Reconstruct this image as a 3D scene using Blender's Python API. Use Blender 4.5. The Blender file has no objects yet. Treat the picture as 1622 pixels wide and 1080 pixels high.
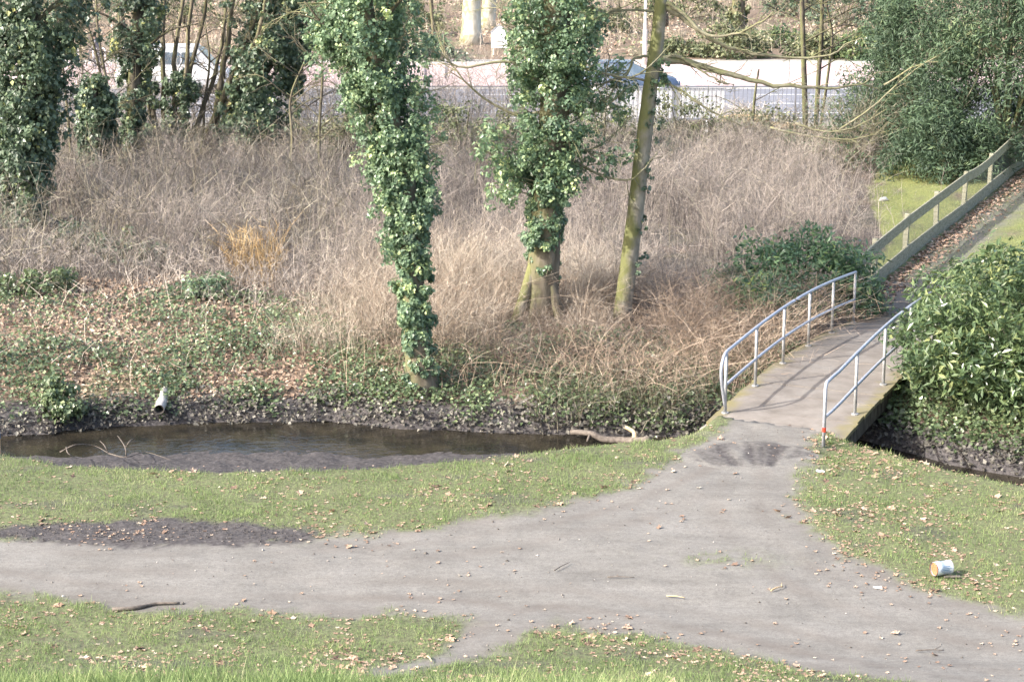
import bpy, math
import numpy as np
from mathutils import Vector, Matrix

# ------------------------------------------------------------------ camera, sky, sun, exposure
scene = bpy.context.scene
CAM_H = 8.1
FPX = 3000.0                      # focal length in photo pixels (1622 wide)
PITCH = math.atan(691.0 / FPX)
cam_data = bpy.data.cameras.new("camera")
cam_data.sensor_width = 36.0
cam_data.lens = FPX / 1622.0 * 36.0
cam_data.clip_start = 0.1
cam_data.clip_end = 2000.0
cam = bpy.data.objects.new("camera", cam_data)
scene.collection.objects.link(cam)
cam.location = (0, 0, CAM_H)
cam.rotation_euler = (math.pi / 2 - PITCH, 0, 0)
scene.camera = cam

SUN_EL = math.radians(33)
sxy = np.array([-0.91, -0.41]); sxy /= np.linalg.norm(sxy)
to_sun = Vector((sxy[0] * math.cos(SUN_EL), sxy[1] * math.cos(SUN_EL), math.sin(SUN_EL)))
world = bpy.data.worlds.new("World"); scene.world = world; world.use_nodes = True
wn = world.node_tree.nodes; wl = world.node_tree.links
sky = wn.new("ShaderNodeTexSky"); sky.sky_type = 'NISHITA'; sky.sun_disc = False
sky.sun_elevation = SUN_EL; sky.sun_rotation = math.atan2(to_sun.x, to_sun.y)
sky.dust_density = 4.0; sky.air_density = 1.0; sky.ozone_density = 0.7
wl.new(sky.outputs[0], wn["Background"].inputs[0]); wn["Background"].inputs[1].default_value = 0.15
sun_data = bpy.data.lights.new("sun", 'SUN'); sun_data.energy = 2.7; sun_data.angle = math.radians(0.6)
sun_data.color = (1.0, 0.955, 0.89)
sun = bpy.data.objects.new("sun", sun_data); scene.collection.objects.link(sun)
sun.location = (-20, -10, 30)
sun.rotation_euler = to_sun.to_track_quat('Z', 'Y').to_euler()
scene.view_settings.view_transform = 'Standard'
scene.view_settings.look = 'None'
scene.view_settings.exposure = 1.46
scene.view_settings.gamma = 1.0
scene.cycles.max_bounces = 6
scene.cycles.diffuse_bounces = 3
scene.cycles.transparent_max_bounces = 4

RNG = np.random.default_rng(7)
C = scene.collection
CT, ST = math.cos(PITCH), math.sin(PITCH)

def at(px, py, z=0.0):
    """world point at height z seen at a photo pixel (used to survey the ground plan)"""
    px = np.asarray(px, float); py = np.asarray(py, float)
    u = px - 811.0; v = py - 540.0
    y = FPX * CT - v * ST; zz = -FPX * ST - v * CT
    t = (z - CAM_H) / zz
    return np.stack([u * t, y * t, np.zeros_like(t) + z], -1)

# ------------------------------------------------------------------ numpy helpers
def norm(a):
    return a / np.maximum(np.linalg.norm(a, axis=-1, keepdims=True), 1e-9)

def _hash(ix, iy, seed):
    h = (ix.astype(np.int64) * 374761393 + iy.astype(np.int64) * 668265263 + seed * 1442695041) & 0x7fffffff
    h = ((h ^ (h >> 13)) * 1274126177) & 0x7fffffff
    return ((h ^ (h >> 16)) & 0xffff) / 65535.0

def vnoise(x, y, seed=0):
    x = np.asarray(x, float); y = np.asarray(y, float)
    ix = np.floor(x); iy = np.floor(y); fx = x - ix; fy = y - iy
    fx = fx * fx * (3 - 2 * fx); fy = fy * fy * (3 - 2 * fy)
    a = _hash(ix, iy, seed); b = _hash(ix + 1, iy, seed); c = _hash(ix, iy + 1, seed); d = _hash(ix + 1, iy + 1, seed)
    return (a * (1 - fx) + b * fx) * (1 - fy) + (c * (1 - fx) + d * fx) * fy

def fbm(x, y, seed=0, oct=4):
    s = 0; a = 0.5; t = 0
    for k in range(oct):
        s = s + a * vnoise(x * 2 ** k, y * 2 ** k, seed + k * 17); t += a; a *= 0.5
    return s / t - 0.5

def sstep(a, b, x):
    t = np.clip((x - a) / (b - a), 0, 1); return t * t * (3 - 2 * t)

def poly_sd(P, poly):
    """signed distance of points P(n,2) to polygon, positive inside"""
    d = np.full(len(P), 1e9); inside = np.zeros(len(P), bool)
    n = len(poly)
    for i in range(n):
        a = poly[i]; b = poly[(i + 1) % n]; e = b - a; w = P - a
        t = np.clip((w @ e) / (e @ e), 0, 1)
        q = w - t[:, None] * e
        d = np.minimum(d, np.einsum('ij,ij->i', q, q))
        c = ((a[1] > P[:, 1]) != (b[1] > P[:, 1]))
        if a[1] != b[1]:
            c &= P[:, 0] < e[0] * (P[:, 1] - a[1]) / (b[1] - a[1]) + a[0]
        inside ^= c
    d = np.sqrt(d)
    return np.where(inside, d, -d)

def mesh_np(name, V, F, mat, parent=None, tint=None, attrs=None, smooth=False, link=True):
    V = np.asarray(V, np.float32).reshape(-1, 3)
    me = bpy.data.meshes.new(name)
    Fs = F if isinstance(F, list) else [F]
    Fs = [np.asarray(f, np.int32) for f in Fs if len(f)]
    nl = sum(f.size for f in Fs); nf = sum(len(f) for f in Fs)
    me.vertices.add(len(V)); me.vertices.foreach_set("co", V.ravel())
    me.loops.add(nl); me.polygons.add(nf)
    me.loops.foreach_set("vertex_index", np.concatenate([f.ravel() for f in Fs]))
    tot = np.concatenate([np.full(len(f), f.shape[1], np.int32) for f in Fs])
    st = np.concatenate([[0], np.cumsum(tot)[:-1]]).astype(np.int32)
    me.polygons.foreach_set("loop_start", st)
    try: me.polygons.foreach_set("loop_total", tot)
    except Exception: pass
    me.polygons.foreach_set("use_smooth", np.full(nf, bool(smooth)))
    al = dict(attrs or {})
    if tint is not None: al['tint'] = tint
    for k, v in al.items():
        a = me.attributes.new(k, 'FLOAT', 'POINT'); a.data.foreach_set("value", np.asarray(v, np.float32))
    me.update(calc_edges=True); me.validate(verbose=False)
    if mat: me.materials.append(mat)
    if not link: return me
    o = bpy.data.objects.new(name, me); C.objects.link(o)
    if parent: o.parent = parent
    return o

class MB:
    """collects shapes into one mesh"""
    def __init__(s): s.V = []; s.Q = []; s.T = []; s.n = 0; s.t = []
    def add(s, V, Q=None, T=None, tint=0.5):
        V = np.asarray(V, float).reshape(-1, 3)
        if Q is not None and len(Q): s.Q.append(np.asarray(Q, int) + s.n)
        if T is not None and len(T): s.T.append(np.asarray(T, int) + s.n)
        s.V.append(V); s.t.append(np.zeros(len(V)) + tint); s.n += len(V); return s
    def box(s, c, d, rz=0.0, tint=0.5, R=None):
        x, y, z = [k / 2 for k in d]
        b = np.array([[i, j, k] for k in (-z, z) for (i, j) in ((-x, -y), (x, -y), (x, y), (-x, y))])
        if R is not None: b = b @ np.asarray(R).T
        elif rz:
            cs, sn = math.cos(rz), math.sin(rz); b = np.stack([b[:, 0] * cs - b[:, 1] * sn, b[:, 0] * sn + b[:, 1] * cs, b[:, 2]], 1)
        s.add(b + np.asarray(c), [[3, 2, 1, 0], [4, 5, 6, 7], [0, 1, 5, 4], [1, 2, 6, 5], [2, 3, 7, 6], [3, 0, 4, 7]], tint=tint); return s
    def tube(s, P, r, k=8, tint=0.5, cap=True, jitter=0.0):
        P = np.asarray(P, float); m = len(P); r = np.zeros(m) + r
        d = norm(np.gradient(P, axis=0)); up = np.array([0, 0, 1.0])
        if abs(d[0, 2]) > 0.9: up = np.array([0, 1.0, 0])
        a = norm(np.cross(d, up)); b = np.cross(d, a)
        th = np.arange(k) * 2 * math.pi / k
        rr = r[:, None] * (1 + jitter * (RNG.random((m, k)) - .5))
        V = P[:, None] + rr[..., None] * (np.cos(th)[None, :, None] * a[:, None] + np.sin(th)[None, :, None] * b[:, None])
        i = np.arange(m - 1)[:, None] * k; j = np.arange(k)[None]; jn = (j + 1) % k
        Q = np.stack([i + j, i + jn, i + k + jn, i + k + j], -1).reshape(-1, 4)
        V = V.reshape(-1, 3); T = []
        if cap:
            V = np.vstack([V, P[0], P[-1]]); c0 = m * k
            T = [[(q + 1) % k, q, c0] for q in range(k)] + [[(m - 1) * k + q, (m - 1) * k + (q + 1) % k, c0 + 1] for q in range(k)]
        s.add(V, Q, T, tint); return s
    def build(s, name, mat, parent=None, smooth=False):
        Q = np.concatenate(s.Q) if s.Q else np.zeros((0, 4), int); T = np.concatenate(s.T) if s.T else np.zeros((0, 3), int)
        return mesh_np(name, np.concatenate(s.V), [Q, T], mat, parent, tint=np.concatenate(s.t), smooth=smooth)

def tag(o, label, cat, group=None, kind=None):
    if label: o['label'] = label
    if cat: o['category'] = cat
    if group: o['group'] = group
    if kind: o['kind'] = kind
    return o

def thing(name, label, cat, loc, rz=0.0, group=None):
    o = bpy.data.objects.new(name, None); C.objects.link(o); o.empty_display_size = 0.2
    o.location = loc; o.rotation_euler = (0, 0, rz)
    return tag(o, label, cat, group)

def spline(P, n):
    P = np.asarray(P, float); m = len(P)
    if m < 3:
        t = np.linspace(0, 1, n)[:, None]; return P[0] * (1 - t) + P[-1] * t
    Q = np.vstack([2 * P[0] - P[1], P, 2 * P[-1] - P[-2]])
    u = np.linspace(0, m - 1 - 1e-6, n); i = u.astype(int); t = (u - i)[:, None]
    a, b, c, d = Q[i], Q[i + 1], Q[i + 2], Q[i + 3]
    return 0.5 * (2 * b + (c - a) * t + (2 * a - 5 * b + 4 * c - d) * t ** 2 + (3 * b - a - 3 * c + d) * t ** 3)

# ------------------------------------------------------------------ materials
def new_mat(name):
    m = bpy.data.materials.new(name); m.use_nodes = True
    return m, m.node_tree.nodes, m.node_tree.links, m.node_tree.nodes["Principled BSDF"]

def ramp(nodes, stops):
    r = nodes.new("ShaderNodeValToRGB"); e = r.color_ramp.elements
    while len(e) < len(stops): e.new(0.5)
    for k, (p, c) in enumerate(stops): e[k].position = p; e[k].color = (*c, 1)
    return r

def leaf_mat(name, stops, rough=0.45, spec=0.5, trans=0.25, tcol=None):
    m, n, l, b = new_mat(name)
    a = n.new("ShaderNodeAttribute"); a.attribute_name = 'tint'
    r = ramp(n, stops); l.new(a.outputs['Fac'], r.inputs[0]); l.new(r.outputs[0], b.inputs['Base Color'])
    b.inputs['Roughness'].default_value = rough; b.inputs['Specular IOR Level'].default_value = spec
    if trans > 0:
        t = n.new("ShaderNodeBsdfTranslucent"); mx = n.new("ShaderNodeMixShader"); mx.inputs[0].default_value = trans
        l.new(r.outputs[0], t.inputs[0]); l.new(b.outputs[0], mx.inputs[1]); l.new(t.outputs[0], mx.inputs[2])
        l.new(mx.outputs[0], n["Material Output"].inputs[0])
    return m

def noise_mat(name, c1, c2, scale=8, rough=0.7, bump=0.0, detail=5, c3=None, metallic=0, stretch=None, spec=0.4, lo=0.35, hi=0.65):
    m, n, l, b = new_mat(name)
    tc = n.new("ShaderNodeTexCoord"); no = n.new("ShaderNodeTexNoise"); no.inputs['Scale'].default_value = scale; no.inputs['Detail'].default_value = detail
    no.inputs['Roughness'].default_value = .62
    src = tc.outputs['Object']
    if stretch:
        mp = n.new("ShaderNodeMapping"); mp.inputs['Scale'].default_value = stretch; l.new(src, mp.inputs[0]); src = mp.outputs[0]
    l.new(src, no.inputs['Vector'])
    st = [(lo, c1), (hi, c2)] if c3 is None else [(lo, c1), ((lo + hi) / 2, c2), (hi, c3)]
    r = ramp(n, st); l.new(no.outputs[0], r.inputs[0]); l.new(r.outputs[0], b.inputs['Base Color'])
    b.inputs['Roughness'].default_value = rough; b.inputs['Metallic'].default_value = metallic; b.inputs['Specular IOR Level'].default_value = spec
    if bump:
        bp = n.new("ShaderNodeBump"); bp.inputs['Strength'].default_value = 1.0; bp.inputs['Distance'].default_value = bump
        l.new(no.outputs[0], bp.inputs['Height']); l.new(bp.outputs[0], b.inputs['Normal'])
    return m

def bark_mat(name, c1, c2, moss, amount=0.5, side=(-0.8, -0.3, 0.2), scale=9):
    """bark with moss that grows on one side of the trunk"""
    m, n, l, b = new_mat(name)
    tc = n.new("ShaderNodeTexCoord"); mp = n.new("ShaderNodeMapping"); mp.inputs['Scale'].default_value = (1, 1, .35)
    l.new(tc.outputs['Object'], mp.inputs[0])
    no = n.new("ShaderNodeTexNoise"); no.inputs['Scale'].default_value = scale; no.inputs['Detail'].default_value = 6
    l.new(mp.outputs[0], no.inputs['Vector'])
    r = ramp(n, [(.35, c1), (.65, c2)]); l.new(no.outputs[0], r.inputs[0])
    n2 = n.new("ShaderNodeTexNoise"); n2.inputs['Scale'].default_value = 3.0; n2.inputs['Detail'].default_value = 5; l.new(tc.outputs['Object'], n2.inputs['Vector'])
    g = n.new("ShaderNodeNewGeometry"); dt = n.new("ShaderNodeVectorMath"); dt.operation = 'DOT_PRODUCT'
    l.new(g.outputs['Normal'], dt.inputs[0]); dt.inputs[1].default_value = Vector(side).normalized()
    ma = n.new("ShaderNodeMath"); ma.operation = 'MULTIPLY_ADD'; l.new(dt.outputs['Value'], ma.inputs[0]); ma.inputs[1].default_value = .28; l.new(n2.outputs[0], ma.inputs[2])
    mr = n.new("ShaderNodeMapRange"); mr.inputs[1].default_value = .62 - .3 * amount; mr.inputs[2].default_value = .85 - .3 * amount; l.new(ma.outputs[0], mr.inputs[0])
    mx = n.new("ShaderNodeMix"); mx.data_type = 'RGBA'; l.new(mr.outputs[0], mx.inputs[0]); l.new(r.outputs[0], mx.inputs[6]); mx.inputs[7].default_value = (*moss, 1)
    l.new(mx.outputs[2], b.inputs['Base Color']); b.inputs['Roughness'].default_value = .85; b.inputs['Specular IOR Level'].default_value = .2
    bp = n.new("ShaderNodeBump"); bp.inputs['Distance'].default_value = .02; l.new(no.outputs[0], bp.inputs['Height']); l.new(bp.outputs[0], b.inputs['Normal'])
    return m

def plain(name, c, rough=0.5, metallic=0.0, spec=0.5):
    return noise_mat(name, tuple(k * .9 for k in c), tuple(min(1, k * 1.08) for k in c), 6, rough, metallic=metallic, spec=spec)

G = {}
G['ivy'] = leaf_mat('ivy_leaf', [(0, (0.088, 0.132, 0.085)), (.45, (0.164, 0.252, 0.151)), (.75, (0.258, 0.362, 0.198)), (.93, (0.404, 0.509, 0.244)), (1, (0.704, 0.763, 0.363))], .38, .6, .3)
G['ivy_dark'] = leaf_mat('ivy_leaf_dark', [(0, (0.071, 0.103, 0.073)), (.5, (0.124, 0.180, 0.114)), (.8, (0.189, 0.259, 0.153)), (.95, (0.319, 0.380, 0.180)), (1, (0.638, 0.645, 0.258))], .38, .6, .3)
G['ground_ivy'] = leaf_mat('ground_ivy_leaf', [(0, (0.071, 0.098, 0.051)), (.5, (0.133, 0.187, 0.090)), (.8, (0.215, 0.271, 0.129)), (1, (0.377, 0.424, 0.212))], .35, .7, .25)
G['mud_ivy'] = leaf_mat('muddy_ivy_leaf', [(0, (0.081, 0.075, 0.063)), (.5, (0.149, 0.138, 0.115)), (1, (0.253, 0.241, 0.207))], .6, .4, .05)
G['laurel'] = leaf_mat('laurel_leaf', [(0, (0.057, 0.095, 0.049)), (.5, (0.116, 0.176, 0.079)), (.8, (0.189, 0.246, 0.099)), (1, (0.334, 0.365, 0.153))], .28, .7, .3)
G['laurel_b'] = leaf_mat('laurel_leaf_blue', [(0, (0.068, 0.121, 0.068)), (.5, (0.121, 0.209, 0.108)), (.85, (0.189, 0.290, 0.128)), (1, (0.338, 0.405, 0.135))], .35, .6, .3)
G['yew'] = leaf_mat('yew_needles', [(0, (0.045, 0.073, 0.047)), (.5, (0.081, 0.128, 0.074)), (.85, (0.125, 0.192, 0.100)), (1, (0.215, 0.271, 0.135))], .55, .4, .25)
G['pale_bush'] = leaf_mat('bramble_leaf', [(0, (.06, .08, .04)), (.4, (.13, .16, .08)), (.7, (.24, .25, .13)), (1, (.38, .36, .24))], .5, .5, .2)
G['grass'] = leaf_mat('grass_blade', [(0, (0.154, 0.203, 0.085)), (.4, (0.209, 0.294, 0.110)), (.7, (0.286, 0.362, 0.145)), (.88, (0.374, 0.401, 0.200)), (1, (0.495, 0.463, 0.300))], .6, .3, .3)
G['dead_leaf'] = leaf_mat('dead_leaf', [(0, (0.135, 0.093, 0.074)), (.3, (0.288, 0.198, 0.145)), (.6, (0.449, 0.335, 0.244)), (.85, (0.576, 0.470, 0.364)), (1, (0.672, 0.612, 0.498))], .7, .3, .12)
G['lawn_leaf'] = leaf_mat('lawn_dead_leaf', [(0, (.16, .11, .085)), (.4, (.36, .24, .17)), (.75, (.48, .35, .26)), (1, (.62, .54, .42))], .7, .3, .12)
G['brush'] = leaf_mat('dry_stem', [(0, (0.125, 0.107, 0.095)), (.4, (0.260, 0.226, 0.202)), (.75, (0.374, 0.330, 0.296)), (1, (0.520, 0.460, 0.399))], .8, .2, 0)
G['straw'] = leaf_mat('straw_stem', [(0, (.24, .19, .15)), (.4, (.45, .38, .305)), (.75, (.60, .52, .43)), (1, (.74, .67, .57))], .75, .25, 0)
G['bramble'] = leaf_mat('bramble_cane', [(0, (.15, .11, .08)), (.4, (.31, .235, .175)), (.75, (.44, .345, .265)), (1, (.58, .48, .38))], .75, .25, 0)
G['willow'] = leaf_mat('yellow_twig', [(0, (0.251, 0.148, 0.053)), (.5, (0.376, 0.250, 0.106)), (1, (0.493, 0.371, 0.212))], .6, .3, 0)
G['twig'] = leaf_mat('bare_twig', [(0, (.10, .085, .06)), (.5, (.20, .18, .13)), (1, (.38, .35, .28))], .8, .2, 0)
G['bark'] = bark_mat('bark', (.10, .085, .065), (.22, .19, .145), (.16, .155, .085), .2)
G['bark_moss'] = bark_mat('mossy_bark', (.21, .19, .15), (.34, .31, .25), (.185, .188, .08), .5)
G['bark_dark'] = bark_mat('dark_bark', (.06, .05, .042), (.15, .13, .105), (.14, .145, .07), .2)
G['bark_pale'] = bark_mat('pale_bark', (.45, .42, .34), (.68, .65, .56), (.30, .29, .16), .15, scale=4)
G['bark_branch'] = bark_mat('branch_bark', (.17, .155, .11), (.30, .28, .20), (.22, .22, .11), .35, side=(0, 0, 1))
G['steel'] = noise_mat('galvanised_steel', (.36, .38, .44), (.52, .54, .60), 14, .42, metallic=.35, spec=.5)
G['steel_worn'] = noise_mat('worn_steel', (.30, .30, .29), (.47, .48, .50), 9, .55, metallic=.25)
G['red_paint'] = plain('red_paint', (.7, .06, .03), .5)
G['wood_fence'] = noise_mat('weathered_fence_wood', (.20, .195, .135), (.28, .27, .20), 5, .85, .004, stretch=(1, 1, 6), c3=(.35, .335, .265))
G['wire'] = plain('fence_wire', (.22, .24, .24), .5, .3)
G['rail_paint'] = plain('grey_rail_paint', (.20, .21, .25), .5)
G['concrete'] = noise_mat('concrete', (.30, .285, .25), (.46, .44, .40), 7, .9, .004)
G['asphalt'] = noise_mat('asphalt', (.17, .175, .20), (.23, .235, .265), 1.3, .85)
G['paving_pink'] = noise_mat('pink_paving', (.52, .38, .36), (.64, .49, .47), 2.5, .85)
G['kerb'] = noise_mat('kerb_stone', (.50, .48, .45), (.66, .64, .60), 3, .8)
G['line'] = plain('road_paint', (.78, .78, .78), .6)
G['white'] = plain('white_board', (.82, .82, .84), .5)
G['tyre'] = plain('tyre_rubber', (.025, .025, .027), .8)
G['rim'] = plain('wheel_rim', (.5, .5, .52), .35, .6)
G['glass'] = noise_mat('car_glass', (.10, .14, .18), (.15, .20, .25), 2, .08, spec=.8)
G['car_blue'] = plain('blue_grey_car_paint', (.10, .14, .22), .25, .2)
G['car_white'] = plain('white_car_paint', (.80, .81, .83), .25)
G['car_silver'] = plain('silver_car_paint', (.58, .61, .66), .28, .35)
G['trim'] = plain('black_trim', (.03, .03, .035), .5)
G['lamp_glass'] = plain('lamp_glass', (.75, .75, .72), .15)
G['tail'] = plain('tail_lamp', (.45, .03, .03), .2)
G['pipe'] = noise_mat('clay_pipe', (.36, .34, .32), (.58, .56, .53), 25, .7)
G['pipe_in'] = plain('pipe_inside', (.05, .045, .04), .9)
G['rust'] = noise_mat('rust', (.26, .11, .05), (.48, .24, .12), 30, .85)
G['tin'] = noise_mat('tin_label', (.56, .66, .76), (.80, .85, .9), 22, .35, spec=.6)
G['tin_print'] = plain('tin_print', (.16, .25, .36), .5)
G['cut_wood'] = noise_mat('cut_wood', (.44, .32, .19), (.62, .48, .30), 9, .8)
G['log'] = noise_mat('log_bark', (.10, .083, .07), (.20, .17, .145), 16, .85, .006)
G['stone'] = noise_mat('pale_stone', (.36, .37, .37), (.5, .51, .51), 10, .8)
G['cloth_dark'] = noise_mat('dark_cloth', (.12, .12, .14), (.18, .18, .20), 20, .9)
G['cloth_blue'] = noise_mat('jeans', (.10, .13, .20), (.16, .20, .28), 20, .9)
G['skin'] = plain('skin', (.55, .36, .27), .55)
G['hair'] = plain('hair', (.06, .045, .035), .7)
G['orange_post'] = plain('pale_wood_post', (.6, .42, .24), .7)
G['blue_paint'] = plain('blue_paint', (.05, .25, .55), .5)

# planks of the bridge, dirty and mossy towards the edges
def plank_mat():
    m, n, l, b = new_mat('bridge_plank')
    g = n.new("ShaderNodeNewGeometry"); oi = n.new("ShaderNodeObjectInfo")
    no = n.new("ShaderNodeTexNoise"); no.inputs['Scale'].default_value = 2.2; no.inputs['Detail'].default_value = 7; no.inputs['Roughness'].default_value = .65; l.new(g.outputs['Position'], no.inputs['Vector'])
    r = ramp(n, [(.3, (.17, .15, .13)), (.55, (.235, .212, .19)), (.75, (.285, .265, .24))]); l.new(no.outputs[0], r.inputs[0])
    hv = n.new("ShaderNodeHueSaturation"); mr = n.new("ShaderNodeMapRange"); mr.inputs[3].default_value = .93; mr.inputs[4].default_value = 1.06
    l.new(oi.outputs['Random'], mr.inputs[0]); l.new(mr.outputs[0], hv.inputs['Value']); l.new(r.outputs[0], hv.inputs['Color'])
    tc = n.new("ShaderNodeTexCoord"); sp = n.new("ShaderNodeSeparateXYZ"); l.new(tc.outputs['Object'], sp.inputs[0])
    ab = n.new("ShaderNodeMath"); ab.operation = 'ABSOLUTE'; l.new(sp.outputs['X'], ab.inputs[0])
    n2 = n.new("ShaderNodeTexNoise"); n2.inputs['Scale'].default_value = 2.8; n2.inputs['Detail'].default_value = 8; l.new(g.outputs['Position'], n2.inputs['Vector'])
    ma = n.new("ShaderNodeMath"); ma.operation = 'MULTIPLY_ADD'; l.new(n2.outputs[0], ma.inputs[0]); ma.inputs[1].default_value = .75; l.new(ab.outputs[0], ma.inputs[2])
    m2 = n.new("ShaderNodeMapRange"); m2.inputs[1].default_value = 1.26; m2.inputs[2].default_value = 1.55; l.new(ma.outputs[0], m2.inputs[0])
    mx = n.new("ShaderNodeMix"); mx.data_type = 'RGBA'; l.new(m2.outputs[0], mx.inputs[0]); l.new(hv.outputs[0], mx.inputs[6]); mx.inputs[7].default_value = (.215, .19, .10, 1)
    l.new(mx.outputs[2], b.inputs['Base Color']); b.inputs['Roughness'].default_value = .9; b.inputs['Specular IOR Level'].default_value = .2
    bp = n.new("ShaderNodeBump"); bp.inputs['Distance'].default_value = .01; l.new(no.outputs[0], bp.inputs['Height']); l.new(bp.outputs[0], b.inputs['Normal'])
    return m
G['plank'] = plank_mat()

def terrain_mat():
    """grass, trodden dirt, mud, leaf litter and moss, blended by surveyed masks"""
    m, n, l, b = new_mat('terrain')
    tc = n.new("ShaderNodeTexCoord")
    def noise(scale, det=6, ro=.62, st=None):
        q = n.new("ShaderNodeTexNoise"); q.inputs['Scale'].default_value = scale; q.inputs['Detail'].default_value = det; q.inputs['Roughness'].default_value = ro
        s = tc.outputs['Object']
        if st:
            mp = n.new("ShaderNodeMapping"); mp.inputs['Scale'].default_value = st; l.new(s, mp.inputs[0]); s = mp.outputs[0]
        l.new(s, q.inputs['Vector']); return q
    def attr(k):
        a = n.new("ShaderNodeAttribute"); a.attribute_name = k; return a.outputs['Fac']
    def mix(f, A, B):
        x = n.new("ShaderNodeMix"); x.data_type = 'RGBA'; l.new(f, x.inputs[0]); l.new(A, x.inputs[6]); l.new(B, x.inputs[7]); return x.outputs[2]
    nf = noise(14); nb = noise(1.1, 5); ns = noise(1.0, 8, .65, (.7, 2.6, 1)); nff = noise(60, 4)
    gr = ramp(n, [(.3, (.105, .09, .065)), (.5, (.145, .16, .085)), (.7, (.19, .22, .105))]); l.new(nf.outputs[0], gr.inputs[0])
    pa = ramp(n, [(.26, (.145, .136, .124)), (.5, (.217, .207, .19)), (.74, (.28, .268, .248))]); 
    av = n.new("ShaderNodeMath"); av.operation = 'MULTIPLY_ADD'; l.new(ns.outputs[0], av.inputs[0]); av.inputs[1].default_value = .6
    sc = n.new("ShaderNodeMath"); sc.operation = 'MULTIPLY'; l.new(nb.outputs[0], sc.inputs[0]); sc.inputs[1].default_value = .4; l.new(sc.outputs[0], av.inputs[2]); l.new(av.outputs[0], pa.inputs[0])
    pg = n.new("ShaderNodeMix"); pg.data_type = 'RGBA'; pg.blend_type = 'MULTIPLY'; pg.inputs[0].default_value = .75
    gg = ramp(n, [(.35, (.72, .72, .72)), (.6, (1.12, 1.12, 1.12))]); l.new(nff.outputs[0], gg.inputs[0]); l.new(pa.outputs[0], pg.inputs[6]); l.new(gg.outputs[0], pg.inputs[7])
    pm = n.new('ShaderNodeMix'); pm.data_type = 'RGBA'; pm.blend_type = 'MULTIPLY'; pm.inputs[0].default_value = .8; gm = ramp(n, [(.32, (.80, .79, .78)), (.55, (1.0, 1.0, 1.0)), (.72, (1.1, 1.09, 1.07))]); l.new(nf.outputs[0], gm.inputs[0]); l.new(pg.outputs[2], pm.inputs[6]); l.new(gm.outputs[0], pm.inputs[7])
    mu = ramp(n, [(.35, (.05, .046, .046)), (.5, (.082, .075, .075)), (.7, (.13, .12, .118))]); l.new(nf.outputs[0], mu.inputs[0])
    li = ramp(n, [(.3, (.095, .07, .052)), (.5, (.20, .15, .112)), (.72, (.36, .28, .21))]); l.new(nf.outputs[0], li.inputs[0])
    mo = ramp(n, [(.3, (.13, .145, .065)), (.5, (.215, .23, .085)), (.7, (.29, .30, .12))]); l.new(nf.outputs[0], mo.inputs[0])
    c = mix(attr('m_litter'), gr.outputs[0], li.outputs[0])
    c = mix(attr('m_moss'), c, mo.outputs[0])
    tk = n.new('ShaderNodeMix'); tk.data_type = 'RGBA'; tk.inputs[7].default_value = (.15, .128, .112, 1); l.new(pm.outputs[2], tk.inputs[6]); tf = n.new('ShaderNodeMath'); tf.operation = 'MULTIPLY'; tf.inputs[1].default_value = .6; l.new(attr('m_track'), tf.inputs[0]); l.new(tf.outputs[0], tk.inputs[0])
    c = mix(attr('m_path'), c, tk.outputs[2])
    c = mix(attr('m_mud_dark'), c, mu.outputs[0])
    l.new(c, b.inputs['Base Color']); b.inputs['Roughness'].default_value = .95; b.inputs['Specular IOR Level'].default_value = .15
    bp = n.new("ShaderNodeBump"); bp.inputs['Distance'].default_value = .03; inv = n.new('ShaderNodeMath'); inv.operation = 'MULTIPLY_ADD'; l.new(attr('m_path'), inv.inputs[0]); inv.inputs[1].default_value = -.75; inv.inputs[2].default_value = .85; l.new(inv.outputs[0], bp.inputs['Strength'])
    l.new(nf.outputs[0], bp.inputs['Height']); l.new(bp.outputs[0], b.inputs['Normal'])
    return m
G['terrain'] = terrain_mat()

def water_mat():
    m, n, l, b = new_mat('stream_water')
    g = n.new("ShaderNodeTexCoord"); no = n.new("ShaderNodeTexNoise"); no.inputs['Scale'].default_value = 1.6; no.inputs['Detail'].default_value = 5; l.new(g.outputs['Object'], no.inputs['Vector'])
    r = ramp(n, [(.35, (.014, .013, .011)), (.65, (.04, .034, .024))]); l.new(no.outputs[0], r.inputs[0]); l.new(r.outputs[0], b.inputs['Base Color'])
    b.inputs['Roughness'].default_value = .05; b.inputs['IOR'].default_value = 1.33; b.inputs['Specular IOR Level'].default_value = .3
    n2 = n.new("ShaderNodeTexNoise"); n2.inputs['Scale'].default_value = 7; n2.inputs['Detail'].default_value = 3; l.new(g.outputs['Object'], n2.inputs['Vector'])
    bp = n.new("ShaderNodeBump"); bp.inputs['Distance'].default_value = .012; l.new(n2.outputs[0], bp.inputs['Height']); l.new(bp.outputs[0], b.inputs['Normal'])
    return m
G['water'] = water_mat()

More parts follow.
